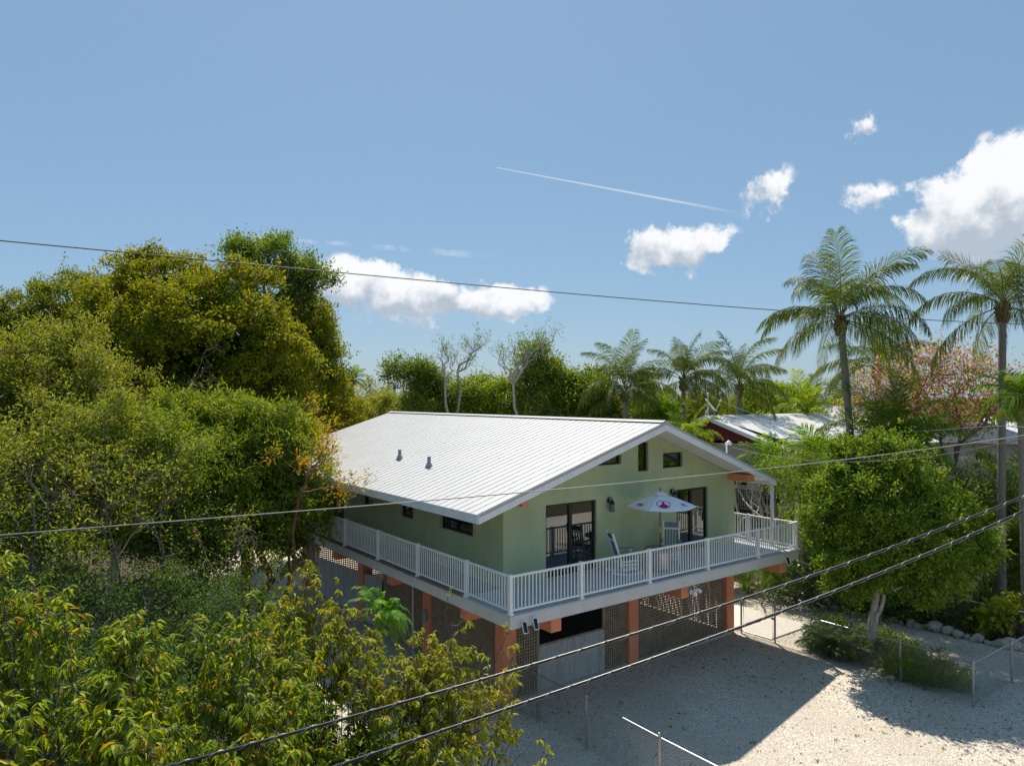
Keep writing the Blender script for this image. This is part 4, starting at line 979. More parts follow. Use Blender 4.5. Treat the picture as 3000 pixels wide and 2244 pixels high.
# bare branching trees: reddish one in front of the dome, and twiggy undergrowth
def grow(mb, p, dirv, L, r, lev, rg, tips, up=.1, spread=.75, seg=5, kids=(3, 4), taper=.55):
    k = seg; pts = [np.array(p, float)]; d = unit(np.array(dirv, float))
    for i in range(k):
        d = unit(d + rg.normal(size=3)*.16 + np.array([0, 0, up*.3])); pts.append(pts[-1]+d*L/k)
    mb.tube(pts, np.linspace(r, r*taper, k+1), 6 if r > .03 else (4 if r > .01 else 3), cap=False)
    if lev == 0: tips.append((pts[-1], d)); tips.append((pts[k//2], d)); return
    for j in range(rg.integers(kids[0], kids[1]+1)):
        i = rg.integers(2, k+1); nd = unit(d + rg.normal(size=3)*spread + np.array([0, 0, up]))
        grow(mb, pts[i], nd, L*rg.uniform(.5, .75), r*rg.uniform(.42, .6), lev-1, rg, tips, up, spread, seg, kids, taper)
def bare_tree(name, label, base, dirv, L, r, lev, seed, bark, leaf=None, nleaf=6, LL=.12, LW=.06, frac=.5, group=None, first=None, up=.15, spread=.7, kids=(3, 4), tint=(.5, .25)):
    rg = np.random.default_rng(seed); t = thing(name, base, label, 'tree', group); mb = MB(); tips = []
    if first is not None:
        add_branch(mb, np.array(base, float)-[0, 0, .1], first, r*1.3, r, rg, 6, .04, 8); start = first
    else: start = base
    for k in range(3 if first is not None else 1): grow(mb, start, unit(np.array(dirv, float)+rg.normal(size=3)*(.5 if first is not None else .05)), L, r*(.8 if first is not None else 1), lev, rg, tips, up, spread, 5, kids)
    mb.build('trunk', M[bark], t, smooth=True)
    if leaf:
        keep = [q for q in tips if rg.random() < frac]
        if keep:
            A = sprig_leaves(np.array([q[0] for q in keep]), np.array([q[1] for q in keep]), nleaf, rg, .22, LL, LW, .1, .3, tint); link('crown', leaf_mesh('crown', A), t, LM[leaf])
    return t
bare_tree('branching_tree', 'nearly leafless reddish tree with few orange leaves below the dome', GD(590, 27.5), (.1, 0, 1), 2.3, .09, 4, 41, 'bark_red', 'yellow', 5, .13, .07, .07, None, P(640, 1400, 27.5), .1, .85, (2, 4))
bare_tree('branching_tree', 'bare grey twiggy tree in the dark gap under the domed crown', GD(470, 26), (0, 0, 1), 2.0, .07, 4, 42, 'bark', 'grey', 4, .11, .05, .06, None, P(480, 1330, 26), .1, .9, (2, 4))
bare_tree('orange_leaved_tree', 'sparse tree with orange and yellow leaves reaching over the roof corner', GD(800, 21.5), (.85, -.1, .12), 1.15, .045, 4, 43, 'bark_red', 'yellow', 6, .11, .06, .30, None, P(880, 1440, 21.5), .12, .75, (2, 4), (.45, .3))
bare_tree('orange_leaved_tree', 'orange-leaved twiggy tree top left of the white roof corner', GD(830, 26), (.7, 0, .15), 1.0, .045, 4, 44, 'bark_red', 'yellow', 6, .12, .07, .3, None, P(880, 1320, 26), .2, .8, (2, 4), (.4, .3))
for i, (x, d, fx, fy, sd, lb) in enumerate([(60, 15, 90, 1650, 51, 'tangle of bare grey stems at the left edge above the shrubs'), (330, 16, 340, 1640, 52, 'bare arching stems right of the slanting pale trunk'), (500, 17.5, 470, 1700, 53, 'bare brown stems in the shaded middle of the thicket'), (660, 19, 640, 1690, 54, 'thin bare stems in front of the red-brown trunks')]):
    bare_tree('bare_sapling', lb, GD(x, d), (0, 0, 1), 1.5, .03, 4, sd, 'twig', 'bush', 4, .11, .04, .16, 'bare saplings in the thicket', P(fx, fy, d), .05, .9, (2, 4))

# ------------------------------------------------------------------ near shrubs with long leaves, leaf by leaf
def leaf_variants(rg, L, W):
    out = []
    for k in range(6):
        V, T, Q = long_leaf_arrays(np.zeros((1, 3)), np.array([[1.0, 0, 0]]), np.array([[0, 0, 1.0]]), L, W*(.8+.08*k), .12*k, .15+.05*k)
        me = raw_mesh('leaf', V, T, Q); out.append(me)
    return out
def long_shrub(name, label, cat, bases, targets, seed, lm, lone, L, W, per, rbase=.035, nside=7, group=None, sag=.35, droop=.9, tint=(.5, .2), singles=300, clump=8):
    """stems from the ground to given tips; side twigs on their outer part carry bunches of hanging leaves"""
    rg = np.random.default_rng(seed); t = thing(name, np.mean(bases, axis=0), label, cat, group); mb = MB(); SPs = []; SDs = []
    bases = np.array(bases, float)
    for tip in targets:
        tip = np.array(tip, float); b = bases[np.argmin(np.linalg.norm((bases-tip)[:, :2], axis=1) + rg.uniform(0, 1.2, len(bases)))]
        top = tip + [0, 0, .0]; k = 9; s = np.linspace(0, 1, k)[:, None]
        mid = b*.55+top*.45; mid[2] = top[2]*.72
        pts = b*(1-s)**2 + 2*mid*s*(1-s) + top*s**2; pts += rg.normal(size=pts.shape)*.05*np.sin(s*math.pi)
        mb.tube(pts, np.linspace(rbase*rg.uniform(.6, 1), .006, k), 5, cap=False)
        for j in range(nside):
            i = min(k-1, int(k*rg.uniform(.55, 1.05))); dr = unit((pts[min(i+1, k-1)]-pts[i-1])*1.0 + rg.normal(size=3)*.75*np.linalg.norm(pts[i]-pts[i-1])*2.2)
            e = pts[i] + dr*rg.uniform(.12, .5); q = wander(pts[i], e, rg, 4, .08); mb.tube(q, np.linspace(.007, .003, 4), 3, cap=False)
            SPs.append(e); SDs.append(dr)
            if rg.random() < .5: SPs.append(q[2]); SDs.append(dr)
    mb.build('stems', M['twig'], t, smooth=True)
    SP = np.array(SPs); SD = np.array(SDs); n = len(SP)
    a = rg.uniform(0, 6.28, (n, clump)); side = np.stack([np.cos(a), np.sin(a), rg.uniform(-.5, .3, (n, clump))], -1)
    D = unit(SD[:, None]*.55 + side*.75 + np.array([0, 0, -droop])*rg.uniform(.2, 1.1, (n, clump, 1)))
    Pp = SP[:, None] + SD[:, None]*rg.uniform(-.09, .05, (n, clump, 1)); N = unit(np.array([0, 0, 1.0]) + side*.9 + rg.normal(size=(n, clump, 3))*.3)
    kk = n*clump; ti = np.clip(rg.normal(tint[0], tint[1]*.8, (n, 1)) + rg.normal(0, tint[1], (n, clump)), 0, 1).reshape(kk)
    Pp, D, N = Pp.reshape(kk, 3), D.reshape(kk, 3), N.reshape(kk, 3); Ls = L*rg.uniform(.6, 1.25, kk); Ws = W*rg.uniform(.75, 1.25, kk)
    # the nearest leaves are leaves of their own
    f = (Pp-CAM) @ FW; x = (Pp-CAM) @ RT/f; y = (Pp-CAM)[:, 2]/f; vis = (np.abs(x) < .74) & (y > -.56)
    near = np.argsort(np.where(vis, f, 1e9))[:singles]; m = np.ones(kk, bool); m[near] = False
    fo = link('foliage', leaf_mesh('foliage', (Pp[m], D[m], N[m], Ls[m], Ws[m], ti[m]), .35), t, lm); fo['kind'] = 'stuff'
    var = leaf_variants(rg, L, W); org = origin_of(t)
    for v in var: v.materials.append(lone)
    for i in near:
        S = unit(np.cross(D[i], N[i])); N2 = np.cross(S, D[i]); s = float(Ls[i]/L)
        o = bpy.data.objects.new('leaf', var[rg.integers(6)]); col.objects.link(o); o.parent = t
        mw = Matrix(((D[i][0]*s, -S[0]*s, N2[0]*s, Pp[i][0]-org[0]), (D[i][1]*s, -S[1]*s, N2[1]*s, Pp[i][1]-org[1]), (D[i][2]*s, -S[2]*s, N2[2]*s, Pp[i][2]-org[2]), (0, 0, 0, 1)))
        o.matrix_local = mw
    return t
def targets(rg, n, xr, top, dr, ybot=2330, bias=1.6):
    """tips spread over a patch of the view whose upper outline is given as (x, y) points; dr: distances at outline and at the bottom"""
    X = [q[0] for q in top]; Y = [q[1] for q in top]; out = []
    for _ in range(n):
        x = rg.uniform(*xr); yt = np.interp(x, X, Y); f = rg.random()**bias; y = yt + (ybot-yt)*f
        out.append(P(x, y, dr[0] + (dr[1]-dr[0])*f + rg.uniform(-.5, .5)))
    return out
rg = np.random.default_rng(77)
long_shrub('long_leaved_shrub', 'yellow-green long-leaved shrub filling the bottom left corner', 'shrub', [GD(100, 9.2), GD(300, 9.6), GD(-100, 9)],
           targets(rg, 46, (-80, 470), [(-80, 1650), (60, 1680), (170, 1790), (270, 1830), (330, 1850), (470, 1890)], (10.3, 7.9)), 61, LM['shrub'], LM['shrub_one'], .138, .043, 9, nside=15, group='near long-leaved shrubs', tint=(.52, .22))
long_shrub('long_leaved_shrub', 'yellow-green long-leaved shrub right of the corner one, below the red trunks', 'shrub', [GD(500, 10.8), GD(700, 11.3)],
           targets(rg, 40, (400, 900), [(400, 1900), (480, 1850), (560, 1800), (680, 1800), (760, 1790), (840, 1850), (900, 1930)], (11.6, 8.8)), 62, LM['shrub'], LM['shrub_one'], .135, .042, 9, nside=15, group='near long-leaved shrubs', tint=(.52, .22))
long_shrub('olive_bush', 'airy olive-leaved bush in front of the house side and the corner column', 'shrub', [GD(960, 13.2), GD(1060, 13.0), GD(1160, 13.4), GD(1000, 12.6)],
           targets(rg, 170, (740, 1480), [(740, 1930), (830, 1760), (880, 1690), (960, 1660), (1040, 1700), (1090, 1770), (1180, 1850), (1250, 1890), (1300, 1880), (1400, 1960), (1480, 1980)], (13.6, 11.6), bias=1.3), 63, LM['bush'], LM['bush_one'], .12, .038, 9, .02, 9, 'near long-leaved shrubs', tint=(.5, .2), clump=9)
long_shrub('olive_bush', 'slender olive-leaved branches hanging before the coral corner column', 'shrub', [GD(1330, 13.0), GD(1400, 12.8)],
           [P(x, y, 12.6+rg.uniform(-.3, .3)) for x, y in ((1300, 1800), (1320, 1830), (1480, 1870), (1440, 1930), (1500, 1930), (1380, 2020), (1470, 2060), (1330, 2080), (1500, 2170), (1400, 2150), (1450, 2200), (1560, 2170), (1600, 2225), (1350, 2200), (1520, 2000))], 64, LM['bush'], LM['bush_one'], .125, .040, 9, .018, 3, 'near long-leaved shrubs', tint=(.55, .2), clump=7)
# leafy understorey behind the near shrubs
def bush(name, label, lobes, nsp, per, L, W, lm, seed, base, group=None, spread=.3, droop=.3, tint=(.5, .18), twigs=.2, cat='shrub', up=.35, depth=.25):
    rg = np.random.default_rng(seed); t = thing(name, base, label, cat, group); mb = MB(); base = np.array(base, float)
    SP, SD = crown_points(lobes, nsp, rg, depth, .3)
    for k in range(6):
        c = lobes[k % len(lobes)][0]; add_branch(mb, base+[rg.uniform(-.2, .2), rg.uniform(-.2, .2), -.05], c+rg.normal(size=3)*.2, .035, .012, rg, 5, .08, 5)
    C = np.array([c for c, _ in lobes])
    for i in rg.choice(len(SP), int(len(SP)*twigs), replace=False):
        c = C[np.argmin(np.linalg.norm(C-SP[i], axis=1))]; add_branch(mb, c, SP[i], .009, .003, rg, 4, .1, 3)
    mb.build('stems', M['twig'], t, smooth=True)
    link('foliage', leaf_mesh('foliage', sprig_leaves(SP, SD, per, rg, spread, L, W, up, droop, tint)), t, lm); return t
und = [(60, 2090, 11.2, 'dark leafy undergrowth in the bottom left corner behind the near leaves'), (330, 1990, 12.6, 'dark undergrowth below the slanting pale trunk'), (560, 2060, 12.4, 'dark undergrowth between the two yellow-green shrubs'),
       (150, 1800, 14.5, 'low dark shrub under the bare stems at the left edge'), (430, 1780, 16, 'low dark shrub in the shaded middle of the thicket'), (600, 1820, 18, 'low dark shrub left of the red-brown trunks'), (760, 2200, 11.8, 'small bright-leaved shrub at the bottom below the thick cable'),
       (40, 1610, 15.5, 'tall leafy shrub at the left edge below the loose grey tree'), (600, 1690, 20.5, 'leafy shrub just left of the two red-brown trunks'), (130, 1500, 20, 'tall leafy shrub filling the gap between the left scrub trees')]
for i, (x, y, d, lb) in enumerate(und):
    p = P(x, y, d); bush('undergrowth_shrub', lb, [(p, np.array([1.3, 1.3, .8])), (p+RT*1.0-[0, 0, .3], np.array([1.0, 1.0, .7])), (p-RT*.9-[0, 0, .4], np.array([1, 1, .7]))], 300, 12, .11, .045, LM['dark' if i < 6 else ('green' if i == 6 else 'willow')], 70+i, (p[0], p[1], 0), 'undergrowth in the thicket')
# feathery poinciana beside the house wall
rg = np.random.default_rng(91); pb = GD(1090, 15.6); t = thing('feathery_sapling', pb, 'bright green feathery sapling beside the corrugated house wall', 'tree'); mb = MB(); hub = P(1120, 1800, 15.6)
add_branch(mb, pb, hub, .05, .025, rg, 6, .04, 7); mb.build('trunk', M['bark'], t, smooth=True)
for k, (x, y) in enumerate([(1030, 1712), (1080, 1720), (1120, 1735), (1165, 1755), (1205, 1790), (1215, 1830), (1060, 1755), (1150, 1810), (1190, 1870), (1100, 1850), (1010, 1760), (1130, 1900), (1050, 1730), (1140, 1770), (1180, 1820), (1090, 1780), (1200, 1850), (1160, 1890), (1040, 1800), (1120, 1830)]):
    e = P(x, y, 15.6+rg.uniform(-.7, .5)); a = hub + rg.normal(size=3)*.1; q = wander(a, e, rg, 9, .02); q[:, 2] += .18*np.sin(np.linspace(0, math.pi, 9)) ; q[-1, 2] -= .08
    fm = MB(); fm.tube(q, np.linspace(.008, .002, 9), 4, cap=False)
    f = np.linspace(1.0, 7.9, 34); i = f.astype(int); C = q[i]+(q[i+1]-q[i])*(f-i)[:, None]; T = unit(np.gradient(C, axis=0)); S = unit(np.cross(T, UP)); wd = .12*np.sin(np.linspace(.5, 2.9, 34))
    for sgn in (-1, 1):
        for j in range(34):
            b = C[j] + S[j]*sgn*wd[j] + T[j]*.05 - UP*.03; o1 = T[j]*.008
            fm.add([C[j]-o1, C[j]+o1, b+o1, b-o1], [(0, 1, 2, 3)])
    me = fm.mesh('feather_leaf'); at_ = me.attributes.new('tint', 'FLOAT', 'POINT'); at_.data.foreach_set('value', np.full(len(me.vertices), rg.uniform(.2, .9), np.float32))
    link('feather_leaf', me, t, LM['fern'])

# ------------------------------------------------------------------ palms
def frond_mesh(rg, L, arch, leaflet, n=46, hang=.6, wid=.05, tint=.45, vee=.35):
    """one feather frond along +x from the origin: a bending midrib, leaflets on both sides"""
    k = 13; s = np.linspace(0, 1, k); ang = arch[0] + (arch[1]-arch[0])*s**1.3
    dx = np.cos(ang)*L/(k-1); dz = np.sin(ang)*L/(k-1); q = np.zeros((k, 3)); q[1:, 0] = np.cumsum(dx[:-1]); q[1:, 2] = np.cumsum(dz[:-1]); q[:, 1] = .04*L*np.sin(s*3+rg.uniform(0, 6))*s
    mb = MB(); mb.tube(q, np.linspace(.028, .004, k)*max(.6, L/4), 5, cap=False)
    nv0 = mb.n; f = np.linspace(.16, .995, n)*(k-1); i = np.minimum(f.astype(int), k-2); C = q[i]+(q[i+1]-q[i])*(f-i)[:, None]; T = unit(q[i+1]-q[i])
    S = np.array([0, 1.0, 0]) - T*T[:, 1:2]; S = unit(S); Nn = np.cross(T, S); u = f/(k-1); ll = leaflet*np.sin(np.clip(.35+u*2.45, 0, 3.1))**.8; ll = np.maximum(ll, leaflet*.28)
    tv = [np.full(nv0, .8)]
    for sg in (-1, 1):
        rnd = rg.normal(size=(n, 3))*.10
        hg = hang*(1.0+rg.random((n, 1))*.7)*(.75+.5*u[:, None]); dn_ = np.array([0, 0, -1.0])
        d1 = unit(S*sg*.8 + T*(.50+.7*u[:, None]) + Nn*.25 + rnd*1.4 + dn_*hg*.25); d2 = unit(d1 + dn_*hg); d3 = unit(d2 + dn_*hg*1.3)
        m1 = C + d1*ll[:, None]*.38; m2 = m1 + d2*ll[:, None]*.36; e = m2 + d3*ll[:, None]*.3*rg.uniform(.7, 1.2, (n, 1)); w1 = T*wid*.5
        V = np.stack([C-w1*.5, C+w1*.5, m1-w1, m1+w1, m2-w1*.8, m2+w1*.8, e], 1).reshape(-1, 3); b = np.arange(n)[:, None]*7
        mb.add(V, np.concatenate([b+[0, 1, 3, 2], b+[2, 3, 5, 4]]), b+[4, 5, 6]); tv.append(np.repeat(np.clip(rg.normal(tint, .16, n), 0, 1), 7))
    me = mb.mesh('frond'); a = me.attributes.new('tint', 'FLOAT', 'POINT'); a.data.foreach_set('value', np.concatenate(tv).astype(np.float32)); return me
PALM = {}
def palm_kit(key, lm, L, leaflet, hang, wid, n, tint, seed, arch=1.0):
    rg = np.random.default_rng(seed); kit = []
    for el, a0, a1, hf in ((5, 1.42, .75, .35), (4, 1.2, -.05, .6), (3, .95, -.95, 1.1), (2, .62, -1.3, 1.6), (1, .25, -1.45, 2.0), (0, -.2, -1.5, 2.2)):
        row = []
        for v in range(3):
            me = frond_mesh(rg, L*rg.uniform(.88, 1.06), (a0+rg.normal()*.08, a1*arch+rg.normal()*.15), leaflet, n, hang*hf, wid, tint + (.14 if el == 0 else 0)); me.materials.append(lm); row.append(me)
        kit.append((el, row))
    PALM[key] = kit
palm_kit('coco', LM['palm'], 4.5, 1.2, .8, .038, 74, .45, 101)
palm_kit('small', LM['palmlight'], 2.0, .62, .4, .05, 34, .5, 102)
palm_kit('young', LM['palm'], 4.0, .85, .22, .045, 64, .42, 103, .6)
palm_kit('gold', LM['palmlight'], 2.6, .7, .3, .05, 40, .72, 104, .8)
def palm(name, label, base, top, r, key, scale, nf, seed, group=None, bark='bark_palm', boot=True, wind=(0, 0), low=1.0, bulge=1.25, trunk=True):
    rg = np.random.default_rng(seed); base = np.array(base, float); top = np.array(top, float); t = thing(name, base, label, 'palm tree', group)
    if trunk:
        k = 46; s = np.linspace(0, 1, k)[:, None]; mid = base*.5+top*.5; mid[2] = base[2]+(top[2]-base[2])*.5; mid[:2] = base[:2]*.75+top[:2]*.25
        pts = base*(1-s)**2+2*mid*s*(1-s)+top*s**2; pts[0, 2] -= .2
        rad = r*(1+(bulge-1)*np.exp(-s[:, 0]*9))*(1-.18*s[:, 0]); rad = rad*(1+.035*np.where(np.arange(k) % 2, 1, -1)); MB().tube(pts, rad, 12).build('trunk', M[bark], t, smooth=False)
        if boot:
            mb = MB(); mb.tube([top-[0, 0, .55], top-[0, 0, .25], top+[0, 0, .05], top+[0, 0, .3]], [r*1.05, r*1.65, r*1.5, r*.7], 10)
            for _ in range(26):
                a = rg.uniform(0, 6.28); h = rg.uniform(-.5, .2); dd = np.array([math.cos(a), math.sin(a), 0]); mb.bar(top+dd*r*1.2+[0, 0, h], top+dd*r*1.9+[0, 0, h+.22], .07, .03)
            mb.build('boot_fibre', M['fibre'], t)
    org = origin_of(t); kit = PALM[key]; g = 2.39996
    for i in range(nf):
        f = (i+.5)/nf; row = kit[min(5, int((.10+f*.92)*6*low))][1]; az = i*g + rg.normal()*.22 + seed
        o = bpy.data.objects.new('frond', row[rg.integers(3)]); col.objects.link(o); o.parent = t; o.location = Vector(top+[0, 0, .12+.12*(1-f)]) - org
        lean = Vector((wind[0], wind[1], 0)); q = Euler((rg.normal()*.22, rg.normal()*.10, az)).to_matrix()
        dirx = q @ Vector((1, 0, 0)); dirx = (dirx + lean*.55).normalized(); ny = Vector((0, 0, 1)).cross(dirx).normalized(); nz2 = dirx.cross(ny)
        m3 = Matrix((dirx, ny, nz2)).transposed() @ Euler((rg.normal()*.3, 0, 0)).to_matrix(); o.rotation_euler = m3.to_euler(); s = scale*rg.uniform(.88, 1.08); o.scale = (s, s, s)
    return t
wd = tuple(RT[:2]*.55)
d = 29.0; palm('coconut_palm', 'tallest coconut palm with curved trunk in front of the neighbouring roof', GD(2512, d), P(2462, 945, d),   .165, 'coco', .86, 25, 1, 'coconut palms', wind=wd)
d = 26.5; palm('coconut_palm', 'tall coconut palm with straight trunk at the right edge', GD(2925, d), P(2938, 905, d), .155, 'coco', .82, 22, 2, 'coconut palms', wind=wd)
d = 42.0; palm('coconut_palm', 'coconut palm half hidden behind the tallest palm trunk', GD(2580, d), P(2570, 1085, d), .2, 'coco', .92, 24, 3, 'coconut palms', wind=wd)
d = 40.0; palm('coconut_palm', 'left one of the three coconut palms behind the roof ridge', GD(1835, d), P(1830, 1150, d), .16, 'coco', .78, 24, 4, 'coconut palms', wind=wd)
d = 43.0; palm('coconut_palm', 'middle one of the three coconut palms behind the roof ridge', GD(2005, d), P(2002, 1120, d), .16, 'coco', .82, 25, 5, 'coconut palms', wind=wd)
d = 43.0; palm('coconut_palm', 'right one of the three coconut palms behind the roof ridge', GD(2168, d), P(2165, 1140, d), .16, 'coco', .82, 25, 6, 'coconut palms', wind=wd)
d = 46.0; palm('coconut_palm', 'low yellowish coconut palm behind the neighbouring white roof', GD(2365, d), P(2362, 1215, d), .16, 'gold', 1.25, 20, 7, 'coconut palms', low=.8)
d = 78.0; palm('fan_palm', 'tiny distant palm standing alone above the far trees right of the dome', GD(1033, d), P(1033, 1120, d), .2, 'small', 1.05, 22, 8, None, boot=True)
small = [(2255, 1375, 31, 2290, .8, 'bright green palm in front of the neighbouring red gable wall'), (2390, 1350, 31, 2395, .85, 'bright green palm in front of the neighbouring white roof'), (2420, 1370, 29, 2425, .9, 'bright green palm just above the rounded tree crown'), (1950, 1250, 40, 1950, 1.05, 'bushy bright palm behind the ridge below the middle coconut palm'),
         (2020, 1300, 34, 2020, .7, 'spiky yellow-green palm behind the right slope of the green house'), (2560, 1330, 28, 2565, 1.0, 'bright palm right of the tallest trunk above the rounded tree'), (2680, 1330, 26.5, 2680, .95, 'bright palm below the pink flowering tree')]
for i, (x, y, d, bx_, sc_, lb) in enumerate(small):
    palm('christmas_palm', lb, GD(bx_, d), P(x, y, d), .09, 'gold' if i == 4 else 'small', sc_*1.05, 20 if i != 3 else 30, 20+i, 'small bright palms', boot=False, wind=wd if i < 3 else (0, 0), low=.85)
for i, (x, y, d, sc_, nf, lb) in enumerate([(2915, 1690, 28, 1.25, 18, 'young coconut palm sending tall upright fronds at the right edge'), (2620, 1280, 27, .8, 14, 'coconut palm crown arching left below the flowering tree'), (2790, 1660, 29, 1.0, 13, 'dark young coconut palm right of the rounded tree'), (3010, 1640, 27, 1.1, 15, 'young coconut palm cut by the right edge'), (2960, 1520, 32, 1.1, 15, 'shaded coconut palm behind the upright fronds')]):
    base = GD(x, d); palm('coconut_palm', lb, base, P(x, y, d), .19, 'young', sc_, nf, 40+i, 'young coconut palms', boot=False, low=.62 if i != 1 else .8)
d = 24.0; palm('fan_palm', 'dark tufted palm at the right edge before the white-roofed house', GD(2995, d), P(2990, 1190, d), .12, 'small', .8, 20, 61)

# ------------------------------------------------------------------ trees on the right
d = 21.9; tb = G(2552, 1945)
tree('rounded_tree', 'rounded dense green tree with forked pale trunk in the flower bed', 'tree', tb, P(2566, 1690, d), .135,
     [lobe(x_, y_, d+dd_, rx_, rz_) for x_, y_, rx_, rz_, dd_ in ((2600, 1400, 1.15, .75, .2), (2480, 1415, .9, .62, 0), (2450, 1510, .75, .65, -.2), (2540, 1500, 1.2, .9, -.3), (2690, 1480, 1.0, .7, .1), (2770, 1560, .9, .62, 0), (2640, 1590, 1.2, .75, -.5), (2490, 1605, .85, .6, -.5), (2815, 1630, .5, .38, 0), (2730, 1660, .85, .5, -.3), (2590, 1665, .85, .45, -.4), (2480, 1700, .42, .28, -.1), (2540, 1330, .6, .4, .3), (2640, 1345, .5, .35, .2), (2800, 1500, .5, .35, .2), (2440, 1600, .5, .4, -.1), (2860, 1600, .4, .28, 0), (2700, 1745, .5, .3, -.2), (2455, 1720, .4, .28, 0))],
     7000, 13, .115, .054, LM['green'], 89, 'bark_pale', .17, tint=(.5, .22), depth=.28, bump=.35, twigs=.06, droop=.2, clump=26, rc=.38, inner=3000)
rg = np.random.default_rng(82); lt = [o for o in bpy.data.objects if o.name == 'rounded_tree'][0]
mb = MB(); add_branch(mb, P(2556, 1850, d), P(2590, 1740, d-.2), .09, .05, rg, 6, .03, 8); mb.build('side_trunk', M['bark_pale'], lt, smooth=True)
d = 31
tree('flowering_tree', 'sparse tree with pink blossoms and yellowing leaves at the right', 'tree', GD(2740, d), at_h(2750, d, 4.5), .16,
     [lobe(2600, 1160, d, 1.7, 1.3), lobe(2720, 1090, d, 1.7, 1.2), lobe(2840, 1110, d, 1.6, 1.2), lobe(2760, 1210, d, 1.9, 1.2), lobe(2890, 1210, d, 1.4, 1.2), lobe(2640, 1240, d, 1.4, 1.0), lobe(2960, 1150, d, 1.2, 1.0), lobe(2540, 1220, d, .9, .7)], 1650, 7, .11, .08, LM['bougain'], 83, 'bark', .5, tint=(.52, .3), depth=.42, bump=.4, twigs=.5, clump=5)
# crape-myrtle like bare trunks behind the deck
for i, (x, fx, fy, sd, lb) in enumerate([(2225, 2235, 1520, 84, 'bare pale forking tree between the porch post and the neighbour balcony'), (2180, 2172, 1520, 85, 'bare pale tree seen through the far end of the railing'), (2262, 2262, 1560, 86, 'thin bare tree right of the porch post')]):
    bare_tree('bare_tree', lb, GD(x, 30.5), (0, 0, 1), 1.5, .06, 2, sd, 'bark_pale', 'green', 5, .09, .04, .15, 'bare pale trees behind the deck', P(fx, fy, 30.5), .4, .45, (2, 3))
for i, (x0, x1, sd) in enumerate([(2358, 2330, 87), (2378, 2390, 88)]):
    rg = np.random.default_rng(sd); b = G(x0, 1742); t = thing('leaning_trunk', b, f'{"left" if i == 0 else "right"} one of two leaning pale trunks by the rear fence', 'tree', 'leaning trunks by the rear fence')
    mb = MB(); top = P(x1, 1400, 27.2); add_branch(mb, b, top, .13, .08, rg, 8, .012, 9); mb.build('trunk', M['bark_pale'], t, smooth=True)
    A = sprig_leaves(*crown_points([(top, np.array([1.2, 1.2, .8]))], 240, rg), 12, rg, .3, .12, .05, tint=(.5, .2)); link('crown', leaf_mesh('crown', A), t, LM['green'])
# shrubs, bed plants and undergrowth on the right
p = G(2200, 1735); bush('round_shrub', 'round fine-leaved green shrub behind the house right column', [(p+[0, 0, .55], np.array([.95, .95, .62])), (p+[.2, -.5, .45], np.array([.7, .7, .5]))], 650, 14, .10, .018, LM['palmlight'], 111, p, None, .2, -.3, (.45, .2), .05, up=1.2)
def cycad(p, n, L, seed, lm, label, group, tilt=.6):
    rg = np.random.default_rng(seed); t = thing('cycad', p, label, 'plant', group); org = origin_of(t)
    mes = []
    for v in range(3):
        me = frond_mesh(rg, L, (tilt+.25*v, -.55+.25*v), L*.24, 26, .12, .03, .45); me.materials.append(lm); mes.append(me)
    MB().lathe(np.array(p)-[0, 0, .05], [(.0, 0), (.1, 0), (.13, .12), (.08, .26), (0, .28)], 10).build('stem', M['fibre'], t)
    for i in range(n):
        o = bpy.data.objects.new('frond', mes[i % 3]); col.objects.link(o); o.parent = t; o.location = Vector(np.array(p)+[0, 0, .18]) - org; o.rotation_euler = (rg.normal()*.2, rg.normal()*.15, i*2.39996)
        s = rg.uniform(.8, 1.1); o.scale = (s, s, s)
for i, (x, y, L, lb) in enumerate([(2440, 1918, 1.05, 'dark cycad at the left end of the flower bed'), (2490, 1930, 1.0, 'dark cycad just left of the pale tree trunk'), (2465, 1900, .95, 'dark cycad at the back of the flower bed'), (2410, 1900, .8, 'small cycad reaching over the gravel left of the bed')]):
    cycad(G(x, y), 34, L, 120+i, LM['dark'], lb, 'cycads in the flower bed')
for i, (x, y, w_, lb) in enumerate([(2600, 1945, .7, 'green flower clump with orange blossoms right of the pale trunk'), (2660, 1985, .65, 'low green flower clump behind the fence post'), (2730, 2005, .55, 'trailing green flower clump at the right end of the bed')]):
    p = G(x, y); bush('flower_clump', lb, [(p+[0, 0, .32], np.array([w_, w_, .38])), (p+[.3, -.4, .2], np.array([w_*.7, w_*.7, .25]))], 420, 10, .065, .038, LM['green'], 130+i, p, 'flower clumps in the bed', .16, .1, (.5, .25), .05)
    rg = np.random.default_rng(140+i); t = [o for o in bpy.data.objects if o.get('label') == lb][0]; mb = MB()
    for k in range(16):
        c = p + [rg.normal()*w_*.5, rg.normal()*w_*.5, .45+rg.random()*.2]
        for j in range(6): a = j*1.047; mb.obox(c+[.025*math.cos(a), .025*math.sin(a), 0], (.014, 0, 0), (0, .014, 0), (0, 0, .006))
    M.setdefault('orange', mat('orange_petals', (.75, .22, .02), .6, .1)); mb.build('blossoms', M['orange'], t)
for i, (x, y, w_, h_, lb) in enumerate([(2470, 1915, .75, .5, 'compact dark leafy shrub in the bed left of the pale trunk'), (2590, 1940, .7, .42, 'compact dark leafy shrub in the bed right of the pale trunk'), (2430, 1895, .6, .42, 'dark leafy shrub at the left tip of the bed')]):
    p = G(x, y); bush('bed_shrub', lb, [(p+[0, 0, h_*.7], np.array([w_, w_, h_])), (p+[.25, -.35, h_*.5], np.array([w_*.8, w_*.8, h_*.8]))], 420, 11, .10, .045, LM['dark'], 180+i, p, 'dark shrubs in the flower bed', .16, .1, (.6, .25), .03)
